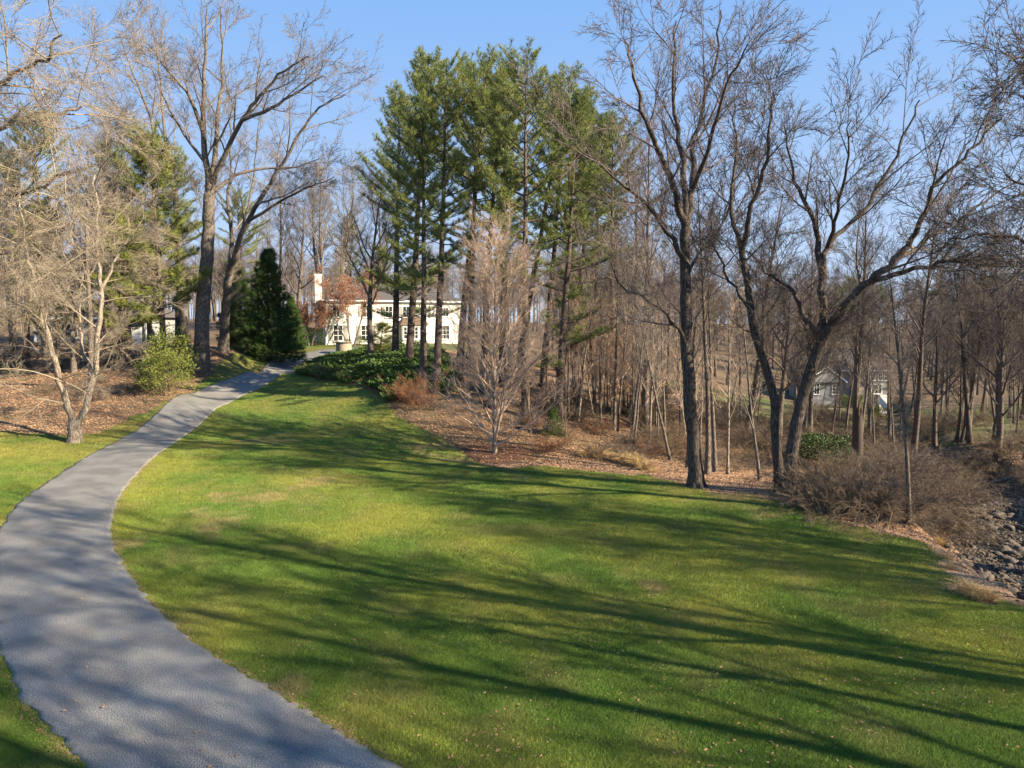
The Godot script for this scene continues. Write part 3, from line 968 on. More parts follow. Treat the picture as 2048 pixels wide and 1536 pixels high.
var sprays := []
var fine_sprays := []
var clumps := []
var leafs := []
func rnd(a: float, b: float) -> float:
	return rng.randf_range(a, b)
func wander(p: Vector3, d: Vector3, length: float, segs: int, wob: float, pull: Vector3) -> PackedVector3Array:
	var pts := PackedVector3Array([p])
	var st := length / segs
	for i in segs:
		d = (d + Vector3(rnd(-wob, wob), rnd(-wob, wob), rnd(-wob, wob)) + pull).normalized()
		p += d * st
		pts.append(p)
	return pts
func tapers(k: int, a: float, b: float, e := 1.0) -> PackedFloat32Array:
	var r := PackedFloat32Array()
	for i in k: r.append(lerpf(a, b, pow(float(i) / (k - 1), e)))
	return r
func off_axis(d: Vector3, ang: float, spin: float) -> Vector3:
	var a := d.cross(Vector3(0.3, 0.9, 0.2)).normalized()
	a = a.rotated(d, spin)
	return (d * cos(ang) + a * sin(ang)).normalized()
func frame(d: Vector3, spin: float, s: float) -> Basis:
	var a := d.cross(Vector3(0.37, 0.21, 0.9)).normalized()
	var b := Basis(a, d, a.cross(d)).rotated(d, spin)
	return b.scaled(Vector3(s, s, s))
func make_templates() -> void:
	for k in 6:       # ordinary twig sprays, one metre long along +y
		var m := MB.new()
		var main := wander(Vector3.ZERO, Vector3.UP, 1.0, 4, 0.16, Vector3(0, 0.03, 0))
		m.tube(main, tapers(5, 0.012, 0.005), 3)
		for s in 8:
			var t := 0.12 + 0.85 * s / 8.0
			var i := int(t * 4)
			var p := main[i].lerp(main[i + 1], t * 4 - i)
			var dd := off_axis(Vector3.UP, rnd(0.45, 0.85), s * 2.4 + rnd(-0.4, 0.4))
			var sl := rnd(0.28, 0.5) * (1.15 - 0.6 * t)
			var side := wander(p, dd, sl, 2, 0.14, Vector3(0, 0.10, 0))
			m.tube(side, tapers(3, 0.008, 0.004), 3)
			for q in 3:
				var p2 := side[1].lerp(side[2], rnd(-0.6, 0.8))
				var d2 := off_axis(dd, rnd(0.4, 0.9), rnd(0, TAU))
				var w2 := d2.cross(Vector3(rnd(-1, 1), rnd(-1, 1), rnd(-1, 1))).normalized() * 0.0065
				m.tri(p2 - w2, p2 + w2, p2 + d2 * rnd(0.14, 0.28))
		sprays.append(m.template())
	for k in 5:       # dense fine flat sprays (hornbeam, beech)
		var m := MB.new()
		var main := wander(Vector3.ZERO, Vector3.UP, 1.0, 5, 0.10, Vector3.ZERO)
		m.tube(main, tapers(6, 0.010, 0.0045), 3)
		for s in 12:
			var t := 0.08 + 0.9 * s / 12.0
			var i := int(t * 5)
			var p := main[i].lerp(main[i + 1], t * 5 - i)
			var dd := off_axis(Vector3.UP, rnd(0.5, 0.9), (0.0 if s % 2 else PI) + rnd(-0.5, 0.5))
			var sl := rnd(0.3, 0.6) * (1.2 - 0.7 * t)
			var side := wander(p, dd, sl, 2, 0.1, Vector3(0, 0.08, 0))
			m.tube(side, tapers(3, 0.007, 0.0038), 3)
			for q in 3:
				var p2 := side[1].lerp(side[2], rnd(-0.7, 0.7))
				var d2 := off_axis(dd, rnd(0.4, 0.8), rnd(0, TAU))
				var w2 := d2.cross(Vector3(rnd(-1, 1), rnd(-1, 1), rnd(-1, 1))).normalized() * 0.006
				m.tri(p2 - w2, p2 + w2, p2 + d2 * rnd(0.15, 0.3))
		fine_sprays.append(m.template())
	for k in 4:       # needle clumps
		var m := MB.new()
		for q in 28:
			var d := Vector3(rnd(-1, 1), rnd(0.0, 1.5), rnd(-1, 1)).normalized()
			var o := Vector3(0, rnd(0.0, 0.12), 0)
			var w := d.cross(Vector3(rnd(-1, 1), rnd(-1, 1), rnd(-1, 1))).normalized() * rnd(0.004, 0.007)
			m.tri(o - w, o + w, o + d * rnd(0.13, 0.2))
		clumps.append(m.template())
	for k in 3:       # broad leaves: a folded, curled blade 1 unit long
		var m := MB.new()
		var c := rnd(-0.15, 0.15)
		var a := Vector3(0, 0, 0); var e := Vector3(0, 1.0, 0.12 + c)
		var l := Vector3(-0.30, 0.45, 0.16); var r := Vector3(0.30, 0.48, 0.12 + c); var mid := Vector3(0, 0.5, 0)
		m.tri(a, mid, l); m.tri(mid, e, l); m.tri(a, r, mid); m.tri(r, e, mid)
		leafs.append(m.template())

# grow one branch and what springs from it
# S: kids, ang, ratio, t0, up, wob per level; last = level of the smallest tubes; spray = [length lo, hi, count]
func grow(mbs: Array, p: Vector3, d: Vector3, length: float, r0: float, level: int, S: Dictionary) -> void:
	var segs := clampi(int(length / 0.7), 3, 9)
	var pull: Vector3 = Vector3(0, S.up[level], 0) + (S.get("side", Vector3.ZERO) as Vector3)
	var pts := wander(p, d, length, segs, S.wob[level], pull)
	var r1: float = maxf(r0 * S.taper[level], 0.006)
	var rad := tapers(segs + 1, r0, r1)
	var mb: MB = mbs[mini(level, mbs.size() - 1)]
	if level == 0 and S.has("flare"):
		rad[0] *= S.flare
	mb.tube(pts, rad, [10, 7, 5, 4, 3][mini(level, 4)])
	side_growth(mbs, pts, rad, length, level, S)
func side_growth(mbs: Array, pts: PackedVector3Array, rad: PackedFloat32Array, length: float, level: int, S: Dictionary) -> void:
	var segs := pts.size() - 1
	var crown: MB = mbs[mbs.size() - 1]
	if level < S.last:
		var k: int = S.kids[level]
		var spin := rnd(0, TAU)
		for q in k:
			var t: float = lerpf(S.t0[level], 1.0, (q + rnd(0.1, 0.9)) / k)
			var f := minf(t * segs, segs - 0.001)
			var i := int(f)
			var pp := pts[i].lerp(pts[i + 1], f - i)
			var dir := (pts[i + 1] - pts[i]).normalized()
			spin += 2.4 + rnd(-0.5, 0.5)
			var a: float = S.ang[level] * rnd(0.7, 1.25) * (1.0 - 0.35 * t if level == 0 else 1.0)
			var cl: float = length * S.ratio[level] * rnd(0.7, 1.15) * (S.get("shape", 1.0) if level > 0 else lerpf(1.0, 0.45, pow(t, S.get("cone", 1.0))))
			var cr := maxf(lerpf(rad[i], rad[i + 1], f - i) * rnd(0.45, 0.68), 0.008)
			var cd := off_axis(dir, a, spin)
			if cl > 0.25:
				grow(mbs, pp, cd, cl, minf(cr, 0.012 + cl * S.get("thick", 0.017)), level + 1, S)
	if level >= S.last - S.get("spray_levels", 0):
		var n: int = S.spray[2]
		var tpl: Array = fine_sprays if S.get("fine", false) else sprays
		for q in n:
			var t := lerpf(0.25, 1.0, (q + rnd(0.2, 1.0)) / n)
			var f := minf(t * segs, segs - 0.001)
			var i := int(f)
			var pp := pts[i].lerp(pts[i + 1], f - i)
			var dir := (pts[i + 1] - pts[i]).normalized()
			if q < n - 1: dir = off_axis(dir, rnd(0.35, 0.9), rnd(0, TAU))
			dir = (dir + Vector3(0, S.get("spray_up", 0.15), 0)).normalized()
			crown.stamp(Transform3D(frame(dir, rnd(0, TAU), rnd(S.spray[0], S.spray[1])), pp), tpl[rng.randi() % tpl.size()], S.get("tint", Color.WHITE))
			if S.has("leaf"):
				var L: Dictionary = S.leaf
				for z in int(L.n):
					var lp := pp + dir * rnd(0.2, 1.0) + Vector3(rnd(-.25, .25), rnd(-.25, .25), rnd(-.25, .25))
					var c: Color = (L.a as Color).lerp(L.b, rng.randf())
					var ld := Vector3(rnd(-1, 1), rnd(-1.2, 0.3), rnd(-1, 1)).normalized()
					(L.mb as MB).stamp(Transform3D(frame(ld, rnd(0, TAU), rnd(L.s * 0.7, L.s * 1.3)), lp), leafs[rng.randi() % 3], c)

# prototype: a bare tree of given height (trunk + crown)
func bare_proto(called: String, category: String, height: float, r: float, S: Dictionary, bk: String, tw: String) -> Node3D:
	var o := Node3D.new()
	o.set_meta("base_name", called)
	tag(o, "", category)
	var t := MB.new(); var c := MB.new()
	grow([t, c], Vector3(0, -0.3, 0), Vector3.UP, height, r, 0, S)
	part("trunk", t, M[bk], o)
	part("crown", c, M[tw], o)
	return o

func pine_proto(h: float, r: float, base: float, reach: float, thin: float, ca: Color, cb: Color) -> Node3D:
	var o := Node3D.new()
	o.set_meta("base_name", "pine_tree")
	tag(o, "", "tree")
	var t := MB.new(); var b := t; var f := MB.new(); f.colored = true
	var pts := wander(Vector3(0, -0.3, 0), Vector3.UP, h + 0.2, 14, 0.025, Vector3(0, 0.02, 0))
	var rad := tapers(15, r, 0.03)
	rad[0] *= 1.2
	t.tube(pts, rad, 9)
	var y := base
	while y < 0.985:
		var fi := y * 14.0
		var i := mini(int(fi), 13)
		var p := pts[i].lerp(pts[i + 1], fi - i)
		var u := (y - base) / (1.0 - base)
		var env := reach * (minf(0.55 + u * 1.6, 1.0)) * pow(1.0 - u, 0.5) + 0.35
		var k := 3 + rng.randi() % 3
		var spin := rnd(0, TAU)
		for q in k:
			if rng.randf() < thin * (1.0 - u): continue
			spin += TAU / k + rnd(-0.5, 0.5)
			var L := env * rnd(0.4, 1.25)
			var el := lerpf(0.0, 0.85, pow(u, 1.3)) + rnd(-0.15, 0.15)
			var d := Vector3(cos(spin) * cos(el), sin(el), sin(spin) * cos(el))
			var sg := 5
			var bp := wander(p, d, L, sg, 0.10, Vector3(0, 0.10, 0))
			b.tube(bp, tapers(sg + 1, 0.018 + L * 0.009, 0.008), 4)
			var s := 0.30
			while s <= 1.0:
				var g := minf(s * sg, sg - 0.001)
				var gi := int(g)
				var bpnt := bp[gi].lerp(bp[gi + 1], g - gi)
				var bd := (bp[gi + 1] - bp[gi]).normalized()
				for sgn in 2:
					var side := -1.0 if sgn == 0 else 1.0
					var sl := rnd(0.25, 0.95) * minf(1.0, L * 0.4) * (1.25 - s * 0.7)
					var sd := (bd * 0.8 + bd.cross(Vector3.UP).normalized() * side * rnd(0.4, 1.0) + Vector3(0, rnd(0.0, 0.45), 0)).normalized()
					var nc := 2 + int(sl * 2.9)
					for z in nc:
						var cp := bpnt + sd * sl * (z + rnd(0.3, 1.0)) / nc
						var cd := (sd + Vector3(rnd(-.3, .3), rnd(0.1, 0.8), rnd(-.3, .3))).normalized()
						f.stamp(Transform3D(frame(cd, rnd(0, TAU), rnd(1.25, 2.15)), cp), clumps[rng.randi() % 4], ca.lerp(cb, rng.randf()))
				s += 0.34 / maxf(L, 0.9)
		y += rnd(0.016, 0.026) * (1.0 + 0.5 * (1.0 - u))
	# dead stubs below the crown
	for q in 12:
		var yy := rnd(0.15, base)
		var p := pts[int(yy * 14)].lerp(pts[int(yy * 14) + 1], fmod(yy * 14, 1.0))
		var an := rnd(0, TAU)
		b.tube(wander(p, Vector3(cos(an), rnd(-.1, .3), sin(an)).normalized(), rnd(0.6, 2.2), 3, 0.15, Vector3.ZERO), tapers(4, 0.025, 0.008), 3)
	part("trunk", t, M.bark_pine, o)
	part("crown", f, M.needles, o)
	return o
func cone_proto(called: String, h: float, reach: float, ca: Color, cb: Color, step: float, cs: float) -> Node3D:
	# dense dark conifer with foliage to the ground
	var o := Node3D.new()
	o.set_meta("base_name", called)
	tag(o, "", "tree")
	var t := MB.new(); var f := MB.new(); f.colored = true
	var pts := wander(Vector3(0, -0.3, 0), Vector3.UP, h, 8, 0.02, Vector3.ZERO)
	t.tube(pts, tapers(9, 0.02 * h + 0.05, 0.02), 7)
	var y := 0.06
	while y < 0.99:
		var p := pts[int(y * 8)].lerp(pts[int(y * 8) + 1], fmod(y * 8, 1.0))
		var env := reach * pow(1.0 - y, 0.8) + 0.15
		var k := 6
		var spin := rnd(0, TAU)
		for q in k:
			spin += TAU / k + rnd(-.4, .4)
			var L := env * rnd(0.65, 1.2)
			var el := lerpf(-0.1, 0.6, y)
			var d := Vector3(cos(spin) * cos(el), sin(el), sin(spin) * cos(el))
			var bp := wander(p, d, L, 4, 0.06, Vector3(0, 0.03, 0))
			t.tube(bp, tapers(5, 0.03, 0.006), 3)
			var s := 0.35
			while s <= 1.02:
				var g := minf(s * 4, 3.999)
				var bpnt := bp[int(g)].lerp(bp[int(g) + 1], g - int(g))
				var w := (1.15 - s) * L * 0.55 + 0.1
				for z in 5:
					var cp := bpnt + d.cross(Vector3.UP) * rnd(-w, w) + Vector3(0, rnd(-0.3, 0.15), 0)
					f.stamp(Transform3D(frame((d + Vector3(rnd(-.4, .4), rnd(-.3, .5), rnd(-.4, .4))).normalized(), rnd(0, TAU), rnd(cs * 0.7, cs * 1.3)), cp), clumps[rng.randi() % 4], ca.lerp(cb, rng.randf()))
				s += 0.3 / maxf(L, 0.5)
		y += step
	part("trunk", t, M.bark_pine, o)
	part("crown", f, M.needles, o)
	return o
func leafy_proto(called: String, category: String, w: float, h: float, n: int, ls: float, ca: Color, cb: Color, squared := 0.0) -> Node3D:
	# evergreen shrub: leaves gathered on the outside of lumpy mass, stems within
	var o := Node3D.new()
	o.set_meta("base_name", called)
	tag(o, "", category)
	var st := MB.new(); var f := MB.new(); f.colored = true
	for q in 7:
		var an := rnd(0, TAU)
		st.tube(wander(Vector3(cos(an) * w * 0.1, -0.15, sin(an) * w * 0.1), Vector3(cos(an) * 0.5 * w / h, 1, sin(an) * 0.5 * w / h).normalized(), h * 0.85, 4, 0.12, Vector3.ZERO), tapers(5, 0.035, 0.008), 4)
	for q in n:
		var d := Vector3(rnd(-1, 1), rnd(-0.55, 1), rnd(-1, 1)).normalized()
		var lump := 1.0 + (0.75 * noise.get_noise_3d(d.x * 11, d.y * 11, d.z * 11 + w * 10) + 0.35 * noise.get_noise_3d(d.x * 34, d.y * 34, d.z * 34)) * (1.0 - squared) * (0.25 if w < 1.5 else 1.0)
		var s := d
		if squared > 0.0:
			s = d.lerp(d / maxf(absf(d.x), maxf(absf(d.y), absf(d.z))) * 0.9, squared)
		var rr := lump * (1.0 - 0.45 * pow(rng.randf(), 2.0))
		var p := Vector3(s.x * w * 0.5 * rr, h * 0.5 + s.y * h * 0.5 * rr, s.z * w * 0.5 * rr)
		if p.y < 0.03: continue
		var ld := (d * 0.7 + Vector3(rnd(-1, 1), rnd(-.6, 1), rnd(-1, 1))).normalized()
		f.stamp(Transform3D(frame(ld, rnd(0, TAU), rnd(ls * 0.7, ls * 1.3)), p), leafs[rng.randi() % 3], ca.lerp(cb, rng.randf()))
	part("stems", st, M.bark_brown, o)
	part("foliage", f, M.leaves, o)
	return o
func brush_proto(called: String, w: float, h: float, stems: int, arch: float, tw: String, sp: Array, fine := false) -> Node3D:
	var o := Node3D.new()
	o.set_meta("base_name", called)
	tag(o, "", "shrub")
	var st := MB.new(); var c := MB.new()
	var tpl: Array = fine_sprays if fine else sprays
	for q in stems:
		var an := rnd(0, TAU)
		var lean := rnd(0.1, 1.0) * w / h * 0.6
		var d := Vector3(cos(an) * lean, 1, sin(an) * lean).normalized()
		var L := h * rnd(0.6, 1.15)
		var pts := wander(Vector3(rnd(-.2, .2) * w, -0.1, rnd(-.2, .2) * w), d, L, 5, 0.12, Vector3(cos(an) * arch, -arch, sin(an) * arch) * 0.25)
		st.tube(pts, tapers(6, 0.016, 0.005), 3)
		for z in int(sp[2]):
			var t := rnd(0.15, 1.0) * 4.99
			var p := pts[int(t)].lerp(pts[int(t) + 1], t - int(t))
			var dd := off_axis((pts[int(t) + 1] - pts[int(t)]).normalized(), rnd(0.2, 0.9), rnd(0, TAU))
			c.stamp(Transform3D(frame(dd, rnd(0, TAU), rnd(sp[0], sp[1])), p), tpl[rng.randi() % tpl.size()])
	part("stems", st, M[tw], o)
	part("twigs", c, M[tw], o)
	return o
func grass_clump_proto(h: float, n: int, ca: Color, cb: Color) -> Node3D:
	var o := Node3D.new()
	o.set_meta("base_name", "dry_grass_clump")
	tag(o, "", "grass clump")
	var f := MB.new(); f.colored = true
	for q in n:
		var an := rnd(0, TAU)
		var lean := rnd(0.05, 0.9)
		var d := Vector3(cos(an) * lean, 1, sin(an) * lean).normalized()
		var p := Vector3(rnd(-.2, .2), -0.05, rnd(-.2, .2))
		var L := h * rnd(0.6, 1.2)
		var m := p + d * L * 0.55
		var e := m + (d + Vector3(cos(an) * 0.6, -0.7, sin(an) * 0.6)).normalized() * L * 0.45
		var w := d.cross(Vector3(rnd(-1, 1), 0.2, rnd(-1, 1))).normalized() * 0.006
		var col := ca.lerp(cb, rng.randf())
		f.quad(p - w, p + w, m + w, m - w, col)
		f.tri(m - w, m + w, e, col)
	part("blades", f, M.dry_leaves, o)
	return o

# hero tree: every big limb follows points (photo pixel, metres nearer or farther than the base)
func hero(called: String, label: String, base_px: Array, depth: float, trunk: Array, r_base: float, r_top: float, limbs: Array, S: Dictionary, bk: String, tw: String, flare := 1.45) -> Node3D:
	var base := hit(base_px[0], base_px[1])
	if depth > 0.0:
		base = at_depth(base_px[0], base_px[1], depth)
		base.y = hgt(base.x, depth)
	var D := -base.z
	var o := thing(called, label, "tree", base)
	var t := MB.new(); var c := MB.new()
	var pts := [Vector3(0, -0.35, 0), Vector3(0, 0.0, 0)]
	for q in trunk: pts.append(at_depth(q[0], q[1], D - (q[2] if q.size() > 2 else 0.0)) - base)
	var sp := PackedVector3Array(spline(pts, 4))
	for i in range(5, sp.size()): sp[i] += Vector3(rnd(-1, 1), 0, rnd(-1, 1)) * r_base * 0.12
	var rad := tapers(sp.size(), r_base, r_top)
	for i in sp.size():
		rad[i] *= 1.0 + (flare - 1.0) * clampf(1.0 - sp[i].y / (r_base * 3.0), 0, 1)
	t.tube(sp, rad, 14)
	if flare > 1.3:   # root swells
		for q in 6:
			var an := q * TAU / 6 + rnd(-.3, .3)
			var od := Vector3(cos(an), 0, sin(an))
			t.tube(PackedVector3Array([od * r_base * 0.55 + Vector3(0, r_base * 1.6, 0), od * r_base * 1.1 + Vector3(0, r_base * 0.45, 0), od * r_base * 1.8 + Vector3(0, -0.12, 0)]), PackedFloat32Array([r_base * 0.2, r_base * 0.34, r_base * 0.22]), 6)
	part("trunk", t, M[bk], o)
	side_growth([t, c, c, c], sp.slice(sp.size() / 2), rad.slice(sp.size() / 2), sp[0].distance_to(sp[sp.size() - 1]) * S.get("trunk_side", 0.5), 1, S)
	for L in limbs:
		var lp := []
		for q in L[2]: lp.append(at_depth(q[0], q[1], D - q[2]) - base)
		var sl := PackedVector3Array(spline(lp, 4))
		for i in range(2, sl.size()): sl[i] += Vector3(rnd(-1, 1), rnd(-1, 1), rnd(-1, 1)) * 0.09
		var lr := tapers(sl.size(), L[0], L[1])
		var m := MB.new()
		m.tube(sl, lr, 8)
		part("limb", m, M[bk], o)
		var ll := 0.0
		for i in sl.size() - 1: ll += sl[i].distance_to(sl[i + 1])
		side_growth([m, c, c, c], sl, lr, ll, 1, S)
	if not c.v.is_empty():
		part("crown", c, M[tw], o)
	return o

func spec(last: int, kids: Array, ang: Array, ratio: Array, t0: Array, up: Array, wob: Array, taper: Array, spray: Array, more := {}) -> Dictionary:
	var d := {"last": last, "kids": kids, "ang": ang, "ratio": ratio, "t0": t0, "up": up, "wob": wob, "taper": taper, "spray": spray}
	d.merge(more)
	return d
var P := {}
func prototypes() -> void:
	make_templates()
	for k in 3:
		P["tall%d" % k] = bare_proto("forest_tree", "tree", 22.0, 0.30, spec(2, [15, 5, 0], [0.75, 0.7, 0], [0.27, 0.5, 0], [0.42, 0.2, 0], [0.02, 0.07, 0.06], [0.05, 0.13, 0.14], [0.14, 0.3, 0.3], [0.8, 1.5, 4], {"spray_levels": 1, "flare": 1.35}), ["bark_brown", "bark_gray", "bark_pine"][k], ["twig_gray", "twig_mauve", "twig_brown"][k])
	for k in 2:   # wide crowned
		P["wide%d" % k] = bare_proto("spreading_tree", "tree", 17.0, 0.36, spec(2, [13, 7, 0], [0.95, 0.75, 0], [0.46, 0.45, 0], [0.30, 0.2, 0], [0.02, 0.06, 0.05], [0.08, 0.16, 0.16], [0.12, 0.3, 0.3], [0.8, 1.5, 4], {"spray_levels": 1, "flare": 1.35, "cone": 1.6}), "bark_brown", ["twig_gray", "twig_brown"][k])
	for k in 3:   # thin saplings
		P["thin%d" % k] = bare_proto("sapling", "tree", 9.0, 0.075, spec(1, [13, 0], [0.7, 0], [0.24, 0], [0.25, 0], [0.02, 0.06], [0.06, 0.14], [0.15, 0.3], [0.5, 1.0, 4], {"flare": 1.3}), ["bark_gray", "bark_pale", "bark_brown"][k], ["twig_gray", "twig_pale", "twig_mauve"][k])
	for k in 2:   # mid-size pole trees
		P["pole%d" % k] = bare_proto("slender_tree", "tree", 16.0, 0.15, spec(2, [12, 4, 0], [0.65, 0.7, 0], [0.22, 0.5, 0], [0.4, 0.2, 0], [0.02, 0.07, 0.06], [0.05, 0.14, 0.14], [0.15, 0.3, 0.3], [0.6, 1.2, 3], {"spray_levels": 1, "flare": 1.4}), ["bark_gray", "bark_brown"][k], ["twig_gray", "twig_mauve"][k])
	for k in 2:   # young beeches that keep their copper leaves
		var lm := MB.new(); lm.colored = true
		P["beech%d" % k] = bare_proto("copper_leaf_beech", "tree", 8.0, 0.08, spec(1, [16, 0], [1.0, 0], [0.34, 0], [0.2, 0], [0.02, 0.03], [0.05, 0.1], [0.15, 0.3], [0.5, 1.0, 4], {"fine": true, "leaf": {"n": 8, "a": Color(0.40, 0.19, 0.085), "b": Color(0.50, 0.31, 0.18), "s": 0.125, "mb": lm}}), "bark_gray", "twig_pale")
		part("leaves", lm, M.dry_leaves, P["beech%d" % k])
	var gr := Color(0.10, 0.15, 0.05)
	var yl := Color(0.27, 0.285, 0.085)
	for k in 4:
		P["pine%d" % k] = pine_proto(25.0, 0.34, [0.40, 0.36, 0.46, 0.34][k], [6.0, 5.2, 6.2, 5.0][k], [0.45, 0.5, 0.4, 0.5][k], gr, yl)
	P["pine4"] = pine_proto(25.0, 0.36, 0.17, 5.6, 0.72, gr, yl)
	P["lowpine"] = pine_proto(13.0, 0.20, 0.22, 3.6, 0.15, Color(0.12, 0.155, 0.042), Color(0.26, 0.27, 0.07))
	P["spruce"] = cone_proto("dark_conifer", 11.0, 3.4, Color(0.03, 0.065, 0.02), Color(0.085, 0.135, 0.035), 0.034, 2.1)
	P["smallcone"] = cone_proto("young_conifer", 4.0, 1.5, Color(0.05, 0.09, 0.03), Color(0.10, 0.14, 0.04), 0.05, 1.2)
	P["laurel"] = leafy_proto("evergreen_bush", "bush", 3.0, 3.4, 4200, 0.12, Color(0.075, 0.11, 0.028), Color(0.20, 0.21, 0.045))
	P["rhodo"] = leafy_proto("rhododendron", "bush", 2.4, 1.6, 2200, 0.13, Color(0.03, 0.06, 0.018), Color(0.07, 0.11, 0.03))
	P["boxball"] = leafy_proto("boxwood_ball", "bush", 1.1, 1.0, 1200, 0.06, Color(0.03, 0.055, 0.015), Color(0.06, 0.09, 0.025))
	P["hedge"] = leafy_proto("clipped_hedge", "hedge", 2.1, 2.3, 3000, 0.10, Color(0.025, 0.055, 0.018), Color(0.06, 0.10, 0.03), 0.9)
	for k in 3:
		P["brush%d" % k] = brush_proto("bare_shrub", 2.6, 2.2, 28, 0.5, ["twig_brush", "twig_brown", "twig_russet"][k], [0.4, 0.8, 5])
	P["arch"] = brush_proto("bramble_thicket", 3.4, 2.6, 38, 1.1, "twig_brush", [0.4, 0.9, 6])
	P["redbush"] = brush_proto("russet_shrub", 2.6, 2.0, 40, 0.2, "twig_russet", [0.35, 0.7, 5], true)
	P["tangrass"] = grass_clump_proto(1.0, 260, Color(0.42, 0.27, 0.12), Color(0.55, 0.40, 0.20))

func plant(kind: String, at: Vector3, s: float, label: String, group := "", lean := 0.0, ldir := 0.0, sw := 0.0) -> Node3D:
	return copy_of(P[kind], at - Vector3(0, 0.05, 0), rnd(0, TAU), Vector3(sw if sw > 0.0 else s, s, sw if sw > 0.0 else s), label, lean, ldir, group)
func plant_px(kind: String, px: float, py: float, s: float, label: String, group := "", lean := 0.0, ldir := 0.0, sw := 0.0) -> Node3D:
	return plant(kind, hit(px, py), s, label, group, lean, ldir, sw)

func pines() -> void:
	# base pixel, depth, top pixel
	var g := "tall white pines on the ivy bank"
	var list := [
		[818, 725, 58.0, 845, 108, 4, "thick pine trunk rising from the dark ivy bed in front of the white house"],
		[872, 770, 50.0, 888, 122, 1, "tall straight pine with dark trunk standing next to the russet shrub"],
		[918, 785, 53.0, 938, 128, 2, "pine with pale ridged trunk between the russet shrub and the fan-shaped bare tree"],
		[966, 800, 50.5, 985, 150, 3, "pine standing directly behind the fan-shaped bare tree"],
		[1003, 800, 56.0, 1010, 165, 1, "slim pine hidden behind the fan-shaped bare tree"],
		[1050, 835, 46.5, 1063, 112, 0, "tall pine with the topmost pointed crown on the leaf-covered slope"],
		[1035, 775, 61.0, 1098, 150, 2, "pine leaning over the slope behind the tall pointed pine"],
		[1115, 832, 47.5, 1168, 195, 4, "leaning pine with sunlit pale trunk on the leaf-covered slope"],
		[1150, 765, 62.0, 1200, 225, 1, "far pine at the edge of the pine stand beside the copper beeches"],
		[1225, 800, 60.0, 1243, 240, 2, "outermost pine of the stand, thin crown beside the tall bare tulip tree"],
		[846, 782, 50.0, 838, 190, 1, "slim pine stem beside the dark straight pine"],
		[790, 712, 66.0, 800, 185, 4, "pine at the outer corner of the stand nearest the white house"],
		[1085, 770, 60.0, 1125, 190, 0, "broad pine between the pointed pine and the leaning pine"],
		[940, 745, 66.0, 965, 135, 0, "pine deep inside the stand, its crown filling the middle"],
		[1190, 775, 64.0, 1205, 250, 4, "pine with drooping low boughs beside the copper beeches"]]
	for q in list:
		var b := at_depth(q[0], q[1], q[2])
		b.y = hgt(b.x, q[2])
		var t := at_depth(q[3], q[4], q[2])
		var H := b.distance_to(t)
		var o := plant("pine%d" % q[5], b, H / 25.0, q[6], g)
		var dir := (t - b).normalized()
		var ax := Vector3.UP.cross(dir)
		if ax.length() > 0.001:
			o.transform.basis = Basis(ax.normalized(), Vector3.UP.angle_to(dir)) * o.transform.basis
	# other pines
	plant_px("lowpine", 330, 735, 1.45, "yellow-green pine spreading beside the huge forked trunk", "", 0.03, 1.0)
	plant_px("lowpine", 255, 735, 0.95, "smaller yellow-green pine between the hornbeam and the bushy evergreen")
	plant_px("lowpine", 120, 738, 1.05, "yellow-green pine close behind the hornbeam stems")
	for q in [[95, 690, 1.05, "pine2", "pine behind the pale many-stemmed hornbeam"], [215, 690, 0.92, "pine3", "narrow pine behind the low grey house"], [30, 700, 0.9, "pine0", "pine behind the pale forked hornbeam stems"], [355, 690, 0.9, "pine1", "pine behind the huge forked trunk"]]:
		var p := at_depth(q[0], q[1], 78.0)
		p.y = hgt(p.x, 78.0)
		plant(q[3], p, q[2], q[4])
	for q in [[705, 112, 0.75, "pine1", "blue-green pine behind the white house"], [770, 104, 0.55, "pine0", "low pine just beyond the white house roof"], [480, 92, .8, "pine2", "pine behind the twin grey trunks"], [1690, 130, 0.75, "pine0", "pine behind the grey shingled house"], [1750, 128, 0.7, "pine2", "pine behind the stone chimney"], [1960, 110, 0.55, "pine1", "pine in the far right woods beyond the creek"], [1420, 120, .6, "pine3", "pine deep in the valley woods"]]:
		var p := at_depth(q[0], 700, q[1])
		p.y = hgt(p.x, q[1])
		plant(q[3], p, q[2], q[4])
	var b2 := at_depth(540, 690, 72.0); b2.y = hgt(b2.x, 72.0)
	plant("spruce", b2, 1.08, "dense dark green conifer beside the drive, foliage down to the ground")
	var b3 := at_depth(485, 690, 80.0); b3.y = hgt(b3.x, 80.0)
	plant("spruce", b3, 0.9, "dark conifer behind the twin grey trunks")
	var b4 := at_depth(585, 680, 88.0); b4.y = hgt(b4.x, 88.0)
	plant("spruce", b4, 0.62, "small dark conifer near the white house corner")

